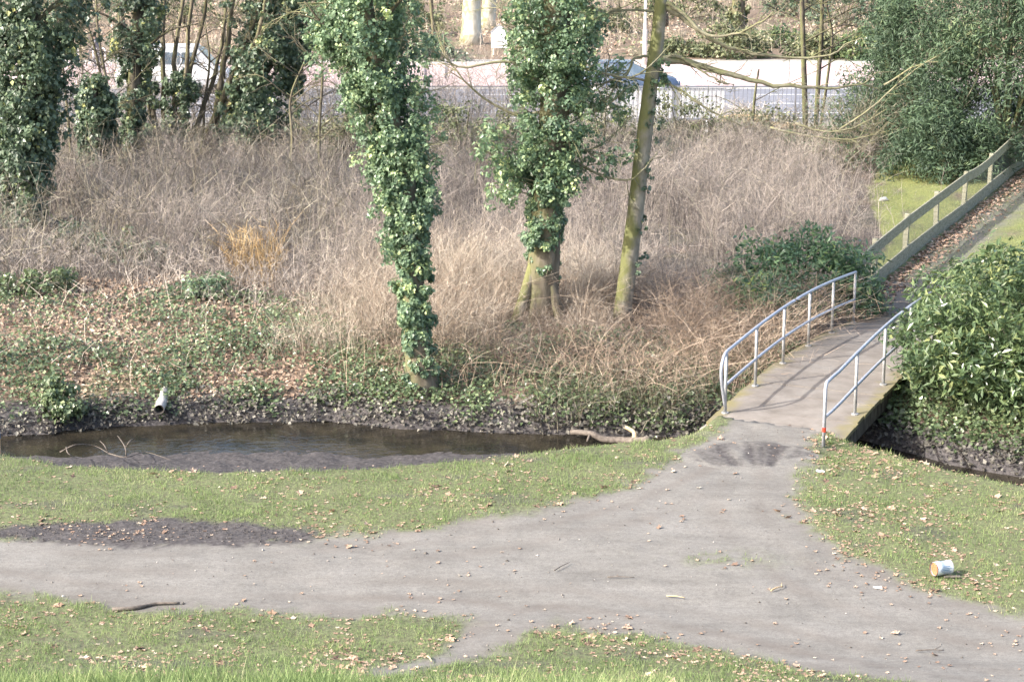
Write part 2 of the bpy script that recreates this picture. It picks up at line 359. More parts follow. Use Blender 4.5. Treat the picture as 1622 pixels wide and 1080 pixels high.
# ------------------------------------------------------------------ ground plan and heights
WATER_Z = -0.72
def curve_from(pts, z, extra_l, extra_r):
    q = at([p[0] for p in pts], [p[1] for p in pts], z)
    P = np.vstack([np.array(extra_l).reshape(-1, 2), q[:, :2], np.array(extra_r).reshape(-1, 2)])
    P = P[np.argsort(P[:, 0])]
    return lambda x: np.interp(x, P[:, 0], P[:, 1])
N_ = curve_from([(0, 720), (100, 735), (350, 748), (600, 740), (900, 710), (1050, 695), (1150, 680), (1310, 690), (1400, 714), (1500, 743), (1622, 768)], 0,
                [(-200, 28.6), (-12, 28.2)], [(9, 25.3), (14, 22.5), (30, 18), (200, 10)])
W_raw = curve_from([(0, 711), (200, 708), (330, 703), (600, 705), (800, 703), (900, 700)], WATER_Z, [(-200, 30.2)], [(1.6, 30.6), (2.6, 30.6), (200, 40)])
F_ = curve_from([(0, 691), (80, 690), (100, 684), (200, 676), (330, 671), (520, 669), (640, 681), (850, 689), (1080, 694)], WATER_Z,
                [(-200, 32.5)], [(4.4, 31.5), (5.5, 31.2), (6.4, 30.2), (7.1, 29.3), (9, 27.9), (14, 25.2), (30, 20.7), (200, 12.7)])
def W_(x): return np.minimum(np.maximum(W_raw(x), N_(x) + .45), F_(x) - .7)
HILL_Y = np.array([-40, -5, 0, 5, 7.2, 8.2, 10, 14, 18, 19.5, 21.2])
HILL_Z = np.array([6.8, 6.6, 6.4, 5.55, 4.96, 4.56, 3.62, 1.9, .36, .06, 0])
ROAD_Z = 0.4

def height(x, y):
    x = np.asarray(x, float); y = np.asarray(y, float)
    n, w, f = N_(x), W_(x), F_(x)
    f = f + .12 * fbm(x * 1.7, y * 0 + 3, 5)
    bw = np.interp(x, [-2, 4, 6], [5.0, 4.2, 2.6])
    top = np.interp(x, [-10, -5, 0, 6], [.32, .25, .12, 0.0])
    z = np.zeros_like(x)
    t = np.clip((y - n) / (w - n), 0, 1); z = np.where(y > n, -0.78 * (t ** .5), z)
    tm = np.clip((y - w) / (f - w), 0, 1); z = np.where(y > w, -.78 - .42 * np.sin(tm * math.pi) ** .6, z)
    s = y - f
    up = np.interp(np.clip(s, 0, .4), [0, .4], [-.78, -.42])
    k = np.clip((s - .4) / bw, 0, 1); up = np.where(s > .4, -.42 + (top + .42) * (k * (1.6 - .6 * k)), up)
    z = np.where(s > 0, up, z)
    far = sstep(44, 66, y); z = np.where(y > f + 5, z * (1 - far) + ROAD_Z * far, z)
    z = np.where((y > 67.2) & (y < 96.5), ROAD_Z - .25, z)
    z = np.where(y > 96.5, ROAD_Z + .04 + .012 * (y - 96.5), z)
    da = (x - 3.80) * .4315 + (y - 28.26) * .902; dc = (x - 3.80) * .902 - (y - 28.26) * .4315; z = np.where((np.abs(dc) < 1.25) & (da > -1.5), z * (1 - sstep(-1.5, .3, da) * sstep(1.25, .95, np.abs(dc)) * (da < .95)) + .052 * sstep(-1.5, .2, da) * sstep(1.25, .9, np.abs(dc)) * (da < .95), z)
    hill = np.interp(y, HILL_Y, HILL_Z)
    xr = x / np.maximum(y, 3) * 8
    hill = hill - .17 * sstep(.5, 1.6, xr) * sstep(0, 2, hill)
    z = np.where(y < 21.2, hill, z)
    amp = np.where((y > n) & (s < .1), .06, np.where(y < n, .05, np.where(s > .4, .16, .10))) * np.where((y > 66) & (y < 97), 0, 1)
    z = z + amp * fbm(x * .8, y * .8, 3)
    return z + np.where((y > n) & (s < .5), .05, .018) * fbm(x * 4, y * 4, 9, 3) * np.where((y > 66) & (y < 97), 0, 1)

def hz(x, y): return float(height(np.array([x]), np.array([y]))[0])

PATH_PX = [(-500, 842), (0, 846), (250, 856), (480, 852), (640, 840), (760, 824), (870, 803), (960, 780), (1030, 750), (1080, 722), (1110, 702), (1135, 686), (1158, 664), (1330, 668),
           (1300, 705), (1275, 745), (1262, 790), (1280, 835), (1340, 880), (1420, 920), (1520, 952), (1622, 975), (2100, 1020), (2100, 1400), (1622, 1180), (1300, 1085), (1200, 1062),
           (1100, 1035), (1000, 1010), (930, 996), (880, 988), (830, 1005), (780, 1036), (720, 1060), (640, 1100), (560, 1100), (640, 1060), (690, 1036), (740, 1008), (770, 990), (740, 980), (600, 974), (400, 968), (200, 960), (100, 948), (0, 932), (-500, 880)]
def topoly(px): return at([p[0] for p in px], [p[1] for p in px], 0)[:, :2]
PATH = topoly(PATH_PX)
MUD_STRIP = topoly([(-120, 836), (0, 832), (90, 823), (180, 820), (330, 823), (450, 831), (525, 846), (480, 862), (250, 868), (60, 858), (-120, 850)])
FENCE = np.array([[6.95, 38.2], [7.9, 40.6], [9.2, 43.7], [10.62, 46.9], [12.0, 49.9], [13.5, 53.2], [15.05, 56.6], [16.6, 60.0], [18.2, 63.4]])
def fence_x(y): return np.interp(y, FENCE[:, 1], FENCE[:, 0])
FARPATH = np.vstack([FENCE[:, :2] + [.15, 0], [[20.2, 63.4]], (FENCE[::-1][1:, :2] + [1.5, -.2])])
FARPATH = np.vstack([FARPATH, [[9.4, 36.4], [8.8, 35.7], [7.0, 36.4]]])

def masks(x, y):
    P = np.stack([x, y], 1); n_, w_, f_ = N_(x), W_(x), F_(x)
    r1 = fbm(x * 2.2, y * 2.2, 21, 5); r2 = fbm(x * 7, y * 7, 31, 3)
    sd = poly_sd(P, PATH); path = sstep(-.22, .16, sd + .75 * r1 + .3 * r2)
    ug = at(1140, 885, 0); path = path * (1 - .55 * np.exp(-((x - ug[0]) / .7) ** 2 - ((y - ug[1]) / .35) ** 2) * sstep(-.1, .2, r1 + r2))
    da = (x - 3.80) * .4315 + (y - 28.26) * .902; path = np.where((y > n_ + .3) & ~((da < 1.2) & (np.abs(x - 3.9) < 1.3)), path * 0, path); moss_b = 0
    rt = fbm(x * .9, y * .9, 41, 4); track = (np.exp(-((sd - .55 - .25 * rt) / .13) ** 2) + .8 * np.exp(-((sd - 1.15 - .3 * rt) / .16) ** 2)) * (.45 + 1.6 * rt) + .8 * sstep(.45, .05, sd) * (.5 + 1.5 * r1)
    track = np.clip(track, 0, 1)
    sdf = poly_sd(P, FARPATH); path = np.maximum(path, .75 * sstep(-.1, .2, sdf + .5 * r1))
    mud = sstep(-.05, .15, poly_sd(P, MUD_STRIP) + .4 * r1 + .3 * r2)
    stream = sstep(-.08, .12, (y - n_) + .35 * r1 + .2 * r2) * (1 - sstep(.5, 1.1, (y - f_) + .8 * r1))
    dcb = (x - 3.80) * .902 - (y - 28.26) * .4315; stream = stream * (1 - sstep(1.35, 1.0, np.abs(dcb)) * (da < 1.15))
    mud = np.maximum(mud, stream)
    mud = np.maximum(mud, .45 * sstep(.1, .26, fbm(x * 1.1, y * 2.2, 77, 5)) * (y < n_) * (y > 10) * sstep(.0, -.3, sd))
    litter = np.where(y > f_ + .2, 1.0, 0.0) * (1 - .5 * sstep(0.02, .2, fbm(x * .6, y * .6, 51)))
    moss = ((y > 41) & (y < 62) & (x > np.interp(y, [41, 45, 54, 60], [fence_x(41) - .3, 9.0, 10.2, 12])))
    moss = moss * sstep(-.22, .05, r1 + .05) * 1.0
    mud = np.maximum(mud, .7 * sstep(4.2, 6.0, y - f_) * (y < 64) * (1 - np.clip(moss * 2, 0, 1)) * (x < fence_x(y) - .2) * sstep(-.25, .1, r1 + .15))  # mud tone also darkens all the ground seen between the brush stems
    moss = np.maximum(moss, ((y > 58) & (y < 67) & (x < -6)) * .8)
    litter = litter * (1 - moss)
    return dict(m_path=path, m_mud_dark=mud, m_litter=litter, m_moss=moss, sd=sd, m_track=track)

def grow(a, step, g, end):
    out = [a]
    while (out[-1] < end if step > 0 else out[-1] > end):
        out.append(out[-1] + step); step *= g
    return out
xs = np.array(sorted(grow(-9, -.12, 1.13, -420)[1:])) 
xs = np.concatenate([xs, np.arange(-9, 9.5, .08), np.array(grow(9.5, .12, 1.13, 420))])
ys = np.concatenate([np.arange(-40, 6, 2.0), np.arange(6, 13, .25), np.arange(13, 34, .08), np.arange(34, 44, .2), np.arange(44, 100, .6), np.array(grow(100, .8, 1.12, 620))])
GX, GY = np.meshgrid(xs, ys); gx, gy = GX.ravel(), GY.ravel()
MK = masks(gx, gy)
gz = height(gx, gy)
gz = gz - .006 * sstep(.1, .9, MK['m_path']) + .03 * MK['m_mud_dark'] * (fbm(gx * 5, gy * 5, 61, 3)) * 2
TV = np.stack([gx, gy, gz], 1)
nx_, ny_ = len(xs), len(ys)
ii = (np.arange(ny_ - 1)[:, None] * nx_ + np.arange(nx_ - 1)[None]).ravel()
TQ = np.stack([ii, ii + 1, ii + 1 + nx_, ii + nx_], 1)
cx, cy = gx[TQ].mean(1), gy[TQ].mean(1); cp = MK['m_path'][TQ].mean(1); cm = MK['m_mud_dark'][TQ].mean(1)
nn, ff = N_(cx), F_(cx)
cls = np.zeros(len(TQ), int)
cls[cy > nn] = 2; cls[cy > ff + .45] = 3; cls[cy > 66.5] = 4; cls[cy > 96.2] = 5
cls[(cp > .5) & (cls == 0)] = 1; cls[(cp > .38) & (cls == 3)] = 6
NAMES = {0: 'lawn', 1: 'path', 2: 'stream_bed', 3: 'far_bank_ground', 4: 'road_base', 5: 'woodland_floor', 6: 'path'}
SET = {}
for k, nm in NAMES.items():
    q = TQ[cls == k]
    u, inv = np.unique(q, return_inverse=True)
    o = mesh_np(nm, TV[u], inv.reshape(-1, 4), G['terrain'], attrs={a: MK[a][u] for a in ('m_path', 'm_mud_dark', 'm_litter', 'm_moss', 'm_track')}, smooth=True)
    o['kind'] = 'structure'; SET.setdefault(nm, o)

# water
wx = np.concatenate([np.arange(-60, -9, 3), np.arange(-9, 9, .3), np.arange(9, 60, 3)])
wv = []; 
for x in wx:
    a, b_ = float(W_(np.array(x))) - 1.5 * min(1, max(.2, (float(W_(np.array(x))) - float(N_(np.array(x)))) / 3)), float(F_(np.array(x))) + .35
    wv += [(x, a, WATER_Z), (x, (a + b_) / 2, WATER_Z), (x, b_, WATER_Z)]
m = len(wx); wq = []
for i in range(m - 1):
    for j in range(2): wq.append([i * 3 + j, (i + 1) * 3 + j, (i + 1) * 3 + j + 1, i * 3 + j + 1])
water = mesh_np('stream_water', wv, np.array(wq), G['water']); water['kind'] = 'structure'

# road, pavements, kerbs
def slab(name, x0, x1, y0, y1, z0, z1, mat):
    o = MB().box(((x0 + x1) / 2, (y0 + y1) / 2, (z0 + z1) / 2), (x1 - x0, y1 - y0, z1 - z0)).build(name, mat); o['kind'] = 'structure'; return o
slab('near_pavement', -300, 300, 67.0, 69.6, .1, .45, G['concrete'])
slab('road', -300, 300, 69.75, 82.0, .1, .36, G['asphalt'])
slab('kerb', -300, 300, 69.6, 69.75, .1, .47, G['kerb'])
slab('kerb', -300, 300, 82.0, 82.15, .1, .47, G['kerb'])
slab('pavement', -300, 300, 82.15, 94.0, .1, .455, G['paving_pink'])
slab('kerb', -300, 300, 94.0, 94.3, .1, .53, G['kerb'])
slab('roadside_verge', -300, 300, 94.3, 97.0, .1, .44, G['concrete'])
for yy in (72.3, 75.8, 79.4):
    mb = MB()
    for x in np.arange(-60, 60, 6.0): mb.box((x, yy, .3645), (3.6, .16, .003))
    o = mb.build('road_marking', G['line']); o['kind'] = 'structure'

# ------------------------------------------------------------------ vegetation generators
def leafset(P, Nn, L, W, down=0.6, fold=.15, rng=RNG):
    n = len(P); Nn = norm(Nn)
    t = norm(rng.normal(size=(n, 3)) + np.array([0, 0, -down]))
    t = norm(t - Nn * np.einsum('ij,ij->i', t, Nn)[:, None] * .9); b = norm(np.cross(Nn, t))
    L = (np.zeros(n) + L)[:, None]; W = (np.zeros(n) + W)[:, None]
    V = np.stack([P, P + t * L * .38 + b * W * .5 + Nn * W * fold, P + t * L, P + t * L * .38 - b * W * .5 + Nn * W * fold], 1)
    k = np.arange(n)[:, None] * 4
    F = np.concatenate([k + [[0, 1, 2]], k + [[0, 2, 3]]])
    return V.reshape(-1, 3), F

def clumps(Cn, R, per, L, W, flat=1.0, down=.6, out=None, rng=RNG, up=.35, lvar=.5, tshift=None, shell=(.45, 1.08)):
    """leaf clumps: Cn (m,3) centres, R (m,) radii"""
    m = len(Cn); idx = np.repeat(np.arange(m), per); n = len(idx)
    d = norm(rng.normal(size=(n, 3)))
    if out is not None: d = norm(d + out[idx] * .9)
    r = R[idx] * rng.uniform(*shell, n)
    P = Cn[idx] + d * r[:, None] * np.array([1, 1, flat])
    Nn = d + np.array([0, 0, up]) + rng.normal(size=(n, 3)) * .45
    s = rng.uniform(1 - lvar, 1 + lvar, n)
    V, F = leafset(P, Nn, L * s, W * s, down, rng=rng)
    ct = rng.normal(.45, .17, m)[idx] if tshift is None else tshift[idx]
    t = np.clip(ct + rng.normal(0, .13, n) + .10 * d[:, 2], 0, 1)
    y = rng.random(n) > .985; t[y] = rng.uniform(.9, 1, y.sum())
    return V, F, np.repeat(t, 4)

def ribbons(P, w, rng=RNG):
    """P (n,k,3) polylines -> flat tapered stems ; w (n,)"""
    n, k, _ = P.shape
    d = norm(np.gradient(P, axis=1)); ang = rng.uniform(0, 2 * math.pi, n)
    s = np.stack([np.cos(ang), np.sin(ang), np.zeros(n)], 1)[:, None]
    s = norm(np.cross(d, np.cross(np.broadcast_to(s, d.shape), d)))
    tap = np.linspace(1, .35, k)[None, :, None] * w[:, None, None] * .5
    A = P - s * tap; B = P + s * tap
    V = np.stack([A, B], 2).reshape(-1, 3)
    base = np.arange(n)[:, None, None] * 2 * k; j = np.arange(k - 1)[None, :, None] * 2
    Q = (base + j + np.array([0, 1, 3, 2])[None, None]).reshape(-1, 4)
    return V, Q

def low_front(xy):
    """the growth is trodden low in front of the two bare-footed trees"""
    f = np.ones(len(xy))
    for (tx, ty) in ((axB[0][0], yB), (axC[0][0], yC)): f = np.minimum(f, np.where((np.abs(xy[:, 0] - tx) < .75) & (xy[:, 1] < ty + .3) & (xy[:, 1] > ty - 3.2), .42, 1))
    return f
def stems(xy, H, w, rng=RNG, lean=.25, curve=.3, twigs=4, bias=(0, 0), twl=.35, z=None, k=4):
    n = len(xy); z0 = (height(xy[:, 0], xy[:, 1]) if z is None else z) - .03
    if z is None: H = H * low_front(xy)
    a = rng.uniform(0, 2 * math.pi, n); m = np.abs(rng.normal(0, lean, n)); lx = np.cos(a) * m + bias[0]; ly = np.sin(a) * m + bias[1]
    t = np.linspace(0, 1, k); b = rng.normal(0, curve, (n, 2))
    hz_ = H[:, None] * (t - .5 * np.clip(np.hypot(lx, ly), 0, 1.2)[:, None] * t ** 2.2 * .6)
    P = np.stack([xy[:, 0, None] + H[:, None] * (lx[:, None] * t ** 1.4 + b[:, :1] * t ** 3), xy[:, 1, None] + H[:, None] * (ly[:, None] * t ** 1.4 + b[:, 1:] * t ** 3), z0[:, None] + hz_], -1)
    V, Q = ribbons(P, w, rng); tint = np.clip(rng.beta(1.1, 1.1, n) * .95 + .02 + .7 * fbm(xy[:, 0] * .45, xy[:, 1] * .45, 207), 0, 1); T = np.repeat(tint, 2 * k)
    Vs, Qs, Ts, Tt = [V], Q, [], [T]; off = len(V)
    for q in range(twigs):
        u = rng.uniform(.25, .95, n) * (k - 1); i = np.minimum(u.astype(int), k - 2); f = (u - i)[:, None]
        p0 = P[np.arange(n), i] * (1 - f) + P[np.arange(n), i + 1] * f
        dr = norm(rng.normal(size=(n, 3)) * [.8, .8, .5] + [0, 0, .55]); l = (H * twl * rng.uniform(.4, 1.1, n))[:, None]
        sd = norm(np.cross(dr, rng.normal(size=(n, 3)))) * (w * .35)[:, None]
        V = np.stack([p0 - sd, p0 + sd, p0 + dr * l], 1).reshape(-1, 3)
        Vs.append(V); Ts.append(np.arange(len(V)).reshape(-1, 3) + off); off += len(V); Tt.append(np.repeat(np.clip(tint + rng.normal(0, .1, n), 0, 1), 3))
    return np.concatenate(Vs), [Qs, np.concatenate(Ts) if Ts else np.zeros((0, 3), int)], np.concatenate(Tt)

def scatter(n, x0, x1, y0, y1, cond=None, rng=RNG):
    P = np.stack([rng.uniform(x0, x1, n), rng.uniform(y0, y1, n)], 1)
    return P if cond is None else P[cond(P[:, 0], P[:, 1])]

def stuff(name, V, F, mat, tint, label, cat, parent=None):
    o = mesh_np(name, V, F, mat, parent, tint=tint); o['kind'] = 'stuff'
    if parent is None: o['label'] = label; o['category'] = cat
    return o

# ------------------------------------------------------------------ FOOTBRIDGE
B0 = np.array([3.80, 28.26]); B1 = np.array([7.66, 36.33])
bd = (B1 - B0) / np.linalg.norm(B1 - B0); bp_ = np.array([bd[1], -bd[0]]); BL = float(np.linalg.norm(B1 - B0))
BRZ = math.atan2(bd[1], bd[0]) - math.pi / 2
bridge = thing('footbridge', 'narrow plank footbridge with grey tubular handrails crossing the stream', 'footbridge', (B0[0], B0[1], -.02), BRZ)
S0 = .62
def arch(s): return .02 + .20 * math.sin(math.pi * np.clip((s - S0) / (BL - S0), 0, 1))
NPL = 44; pw = (BL - S0) / NPL
pm = MB().box((0, 0, 0), (2.28, pw - .003, .06)).build('plank', G['plank'])
pme = pm.data; bpy.data.objects.remove(pm)
for i in range(NPL):
    s = S0 + (i + .5) * pw
    o = bpy.data.objects.new('plank', pme); C.objects.link(o); o.parent = bridge
    o.location = (.08 + RNG.normal(0, .012), s, arch(s) + RNG.normal(0, .003)); o.rotation_euler = (math.atan((arch(s + .1) - arch(s - .1)) / .2) * 1.0, RNG.normal(0, .003), RNG.normal(0, .004))
ss = np.linspace(S0 + .01, BL - .01, 40); V = [(a, q, arch(q) + .022) for q in ss for a in (-1.04, 1.2)]
MB().add(V, [[2 * i, 2 * i + 1, 2 * i + 3, 2 * i + 2] for i in range(39)]).build('dirt_fill', G['plank'], bridge, True)
for sx in (-1, 1):
    mb = MB(); ss = np.linspace(S0 + .02, BL - .02, 16)
    for a, b_ in zip(ss[:-1], ss[1:]):
        za, zb = arch(a), arch(b_)
        x0, x1 = (-1.0, -.72) if sx < 0 else (.86, 1.12)
        V = [(x0, a, za - .38), (x1, a, za - .38), (x1, a, za - .034), (x0, a, za - .034), (x0, b_, zb - .38), (x1, b_, zb - .38), (x1, b_, zb - .034), (x0, b_, zb - .034)]
        mb.add(V, [[0, 1, 5, 4], [1, 2, 6, 5], [2, 3, 7, 6], [3, 0, 4, 7]] + ([[3, 2, 1, 0]] if a == ss[0] else []))
    mb.build('beam', G['bark_dark'], bridge)
mb = MB().box((0, S0 + .12, -.42), (2.3, .35, .72)); mb.build('abutment', G['concrete'], bridge)
mb = MB().box((0, BL - .12, -.42), (2.3, .35, .72)); mb.build('abutment', G['concrete'], bridge)
RH = 1.05; RR = .028
def rail_side(sx, s0, s1, posts, curl):
    x = -.92 if sx < 0 else 1.05
    s = np.linspace(s0, s1, 26); P = [(x, q, arch(q) + RH) for q in s]
    if curl:      # the top rail bends down to the foot of the first post
        P = [(x, s0 + .02, arch(s0) + .10), (x, s0 - .10, arch(s0) + .36), (x, s0 - .22, arch(s0) + .66), (x, s0 - .22, arch(s0) + .86), (x, s0 - .12, arch(s0) + .99)] + P
        P = spline(P, 60)
    else:
        P = [(x, s0, arch(s0) + .04), (x, s0, arch(s0) + .96), (x, s0 + .05, arch(s0) + RH - .015)] + P[1:]
    MB().tube(P, RR, 10).build('handrail', G['steel'], bridge, True)
    MB().tube([(x, q, arch(q) + .50) for q in np.linspace(s0, s1 - .03, 20)], RR * .9, 10).build('mid_rail', G['steel'], bridge, True)
    for k, q in enumerate(posts):
        if not curl and k == 0: continue
        mb = MB().tube([(x, q, arch(q) + .02), (x, q, arch(q) + RH)], RR * .95, 10); mb.build('post', G['steel_worn'], bridge, True)
        MB().tube([(x, q, arch(q) + .028), (x, q, arch(q) + .05)], .06, 10).build('base_plate', G['steel_worn'], bridge)
L1 = np.array([3.42, 29.62]); s_l0 = float((L1 - B0) @ bd)
rail_side(-1, 1.12, 8.78, list(np.linspace(1.12, 8.75, 6)), True)
rail_side(1, .02, 8.78, list(np.linspace(.02, 8.75, 6)), False)
MB().tube([(1.05, .02, arch(0) + .27), (1.05, .02, arch(0) + .34)], RR * 1.12, 10).build('red_mark', G['red_paint'], bridge)

# ------------------------------------------------------------------ WOODEN FENCE
fence = thing('wooden_fence', 'weathered board and wire mesh fence climbing along the leaf strewn path', 'fence', (FENCE[0, 0], FENCE[0, 1], hz(*FENCE[0])))
fo = np.array(fence.location); ftop = []
FH = [1.0, 1.02, 1.05, 1.07, 1.12, 1.08, 1.22, 1.25, 1.3]
for i, (x, y) in enumerate(FENCE):
    z = hz(x, y); ang = BRZ
    o = MB().box((0, 0, FH[i] / 2 - .14), (.11, .11, FH[i] + .30)).build('post', G['wood_fence'], fence); o.location = np.array([x, y, z]) - fo; o.rotation_euler = (RNG.normal(0, .02), RNG.normal(0, .02), ang)
    ftop.append(z + FH[i])
def board(p, q, z0a, z0b, h, th, name, off, sag=0):
    p = np.array(p); q = np.array(q); d = (q - p) / np.linalg.norm(q - p); nrm = np.array([d[1], -d[0]]) * off; hn = np.array([d[1], -d[0]]) * th / 2
    V = []; K = 7
    for t in np.linspace(0, 1, K):
        c = p * (1 - t) + q * t + nrm; z = z0a * (1 - t) + z0b * t - sag * math.sin(math.pi * t)
        for (a, b_) in ((-1, 0), (1, 0), (1, 1), (-1, 1)): V.append([*(c + hn * a), z + b_ * h])
    Q = []
    for k in range(K - 1):
        for j in range(4): Q.append([k * 4 + j, k * 4 + (j + 1) % 4, (k + 1) * 4 + (j + 1) % 4, (k + 1) * 4 + j])
    Q += [[3, 2, 1, 0], [(K - 1) * 4 + j for j in range(4)]]
    o = MB().add(np.array(V) - fo, Q).build(name, G['wood_fence'], fence)
for i in range(len(FENCE) - 1):
    a, b_ = FENCE[i], FENCE[i + 1]; za, zb = hz(*a), hz(*b_)
    d = (b_ - a) / np.linalg.norm(b_ - a)
    board(a + d * .01, b_ - d * .01, ftop[i] - .26, ftop[i + 1] - .26, .25, .035, 'top_rail', .073, .05 if i in (4,) else .0)
    board(a + d * .01, b_ - d * .01, za - .02, zb - .02, .34, .035, 'bottom_board', .073)
V = []; Q = []
pts = np.vstack([np.stack([np.linspace(FENCE[i], FENCE[i + 1], 60)[:, 0], np.linspace(FENCE[i], FENCE[i + 1], 60)[:, 1]], 1)[:-1] for i in range(len(FENCE) - 1)])
dn = np.array([bp_[0], bp_[1]]) * .052; zz = height(pts[:, 0], pts[:, 1])
tp = np.interp(pts[:, 1], FENCE[:, 1], ftop) - .12
wm = MB()
for k in range(len(pts)):
    p = np.array([*(pts[k] + dn), 0]) - fo; t = .0045
    e = np.array([bd[0], bd[1], 0]) * t
    a = p + [0, 0, zz[k] + .1]; b_ = p + [0, 0, tp[k]]
    wm.add([a - e, a + e, b_ + e, b_ - e], [[0, 1, 2, 3]])
for f in np.linspace(.1, 1, 24):
    zc = zz + .1 + (tp - zz - .1) * f; P = np.stack([pts[:, 0] + dn[0], pts[:, 1] + dn[1], zc], 1) - fo; P2 = P + [0, 0, .0055]; n = len(P)
    wm.add(np.vstack([P, P2]), [[k, k + 1, n + k + 1, n + k] for k in range(n - 1)])
o = wm.build('wire_mesh', G['wire'], fence); o['kind'] = 'stuff'

# ------------------------------------------------------------------ ROAD RAILING
RY = 68.3; rx0, rx1 = -3.0, 17.5
rr = thing('road_railing', 'grey steel railing of upright bars between the brush and the road', 'railing', (rx0, RY, .45))
RHt = 1.28
for z, h in ((RHt, .06), (.12, .045)): MB().box(((rx1 - rx0) / 2, 0, z), (rx1 - rx0, .05, h)).build('rail', G['rail_paint'], rr)
pb = MB().box((0, 0, .665), (.022, .022, 1.13)).build('baluster', G['rail_paint']); pbm = pb.data; bpy.data.objects.remove(pb)
pp = MB().box((0, 0, .62), (.075, .075, 1.24)).build('post', G['rail_paint']); ppm = pp.data; bpy.data.objects.remove(pp)
k = 0; x = 0
while x < rx1 - rx0:
    o = bpy.data.objects.new('post' if k % 14 == 0 else 'baluster', ppm if k % 14 == 0 else pbm); C.objects.link(o); o.parent = rr; o.location = (x, 0, 0); k += 1; x += .157
pan = MB().box((0, 0, .66), (4.35, .03, 1.12)).build('panel', G['white']); pan.location = (at(1052, 160, .9)[0] * RY / at(1052, 160, .9)[1], RY + .075, .45)
pan.name = 'white_hoarding'; tag(pan, 'long plain white hoarding fixed behind the bars of the road railing', 'hoarding')

# ------------------------------------------------------------------ TREES
def limb(start, pts, r0, r1, mat, parent, n=14, k=7, name='branch', twigs=0, tl=.6, rng=RNG, tw_r=.012):
    P = spline(np.vstack([start, pts]), n); P[1:-1] += rng.normal(0, r0 * .25, (n - 2, 3))
    mb = MB().tube(P, np.linspace(r0, r1, n), k)
    L = np.linalg.norm(P[-1] - P[0])
    for q in range(twigs):
        i = rng.integers(n // 4, n - 1); d = norm(P[min(i + 1, n - 1)] - P[i - 1] + rng.normal(size=3) * np.linalg.norm(P[min(i + 1, n - 1)] - P[i - 1]) * .8)
        l = tl * rng.uniform(.5, 1.3); p1 = P[i] + d * l * .5; p2 = p1 + norm(d + rng.normal(size=3) * .45) * l * .5
        rr_ = min(tw_r, r0 * .5)
        mb.tube([P[i], p1, p2], [rr_, rr_ * .7, rr_ * .35], 4, cap=False)
        for e in range(2):
            f = rng.uniform(.2, .9); p = P[i] * (1 - f) + p2 * f; d2 = norm(d + rng.normal(size=3) * .7)
            mb.tube([p, p + d2 * l * .4], [rr_ * .5, rr_ * .25], 3, cap=False)
    return mb.build(name, mat, parent, True)

def axis_px(pts, y0, z_of=None):
    """trunk axis surveyed as photo points at a fixed distance y0 -> world"""
    out = []
    for (px, py) in pts:
        u = px - 811.0; v = py - 540.0; yy = FPX * CT - v * ST; zz = -FPX * ST - v * CT; t = y0 / yy
        out.append((u * t, y0, CAM_H + zz * t))
    return np.array(out)

def ivy_on(axis, hw, n_cl, per, L, W, mat, parent, rng, cr=(.16, .34), sprigs=0, lo=0.0, out_fac=.85, name='ivy'):
    """clumps of ivy round an axis; hw: list of (fraction, half-width)"""
    m = len(axis); u = rng.uniform(lo, 1, n_cl) ** .95; i = np.minimum((u * (m - 1)).astype(int), m - 2); f = (u * (m - 1) - i)[:, None]
    c = axis[i] * (1 - f) + axis[i + 1] * f
    R = np.interp(u, [h[0] for h in hw], [h[1] for h in hw])
    a = rng.uniform(0, 2 * math.pi, n_cl); o = np.stack([np.cos(a), np.sin(a), np.zeros(n_cl)], 1)
    lump = .58 + .95 * vnoise(u * 11 + 3 + len(hw), a * .9 + 5, int(n_cl))
    rad = rng.uniform(*cr, n_cl) * np.clip(R / .6, .45, 1.25)
    Cn = c + o * np.maximum(R * out_fac * lump - rad * .5, .05)[:, None] + rng.normal(0, .05, (n_cl, 3))
    V, F, T = clumps(Cn, rad, per, L, W, down=1.1, out=o, rng=rng, up=.2)
    Vs, Fs, Ts = [V], [F], [T]
    if sprigs:
        u = rng.uniform(max(lo, .3), 1, sprigs); i = np.minimum((u * (m - 1)).astype(int), m - 2); f = (u * (m - 1) - i)[:, None]; c = axis[i] * (1 - f) + axis[i + 1] * f
        R = np.interp(u, [h[0] for h in hw], [h[1] for h in hw]); a = rng.uniform(0, 2 * math.pi, sprigs); o = np.stack([np.cos(a), np.sin(a), rng.normal(0, .3, sprigs)], 1)
        Cn = c + o * (R * rng.uniform(.95, 1.75, sprigs))[:, None]
        V, F, T = clumps(Cn, rng.uniform(.07, .2, sprigs), max(10, per // 3), L, W, down=1.0, rng=rng, tshift=rng.normal(.54, .15, sprigs))
        Fs.append(F + len(Vs[0])); Vs.append(V); Ts.append(T)
    o = mesh_np(name, np.concatenate(Vs), np.concatenate(Fs), mat, parent, tint=np.concatenate(Ts)); o['kind'] = 'stuff'
    return o

def trunk(axis, r, mat, parent, k=14, jitter=.1, flare=0.0, n=26):
    P = spline(axis, n); R = np.interp(np.linspace(0, 1, n), np.linspace(0, 1, len(r)), r)
    R = R + flare * np.exp(-np.linspace(0, 1, n) * 14)
    MB().tube(P, R, k, jitter=jitter).build('trunk', mat, parent, True); return P

def rel(axis, o): return axis - np.array(o.location)

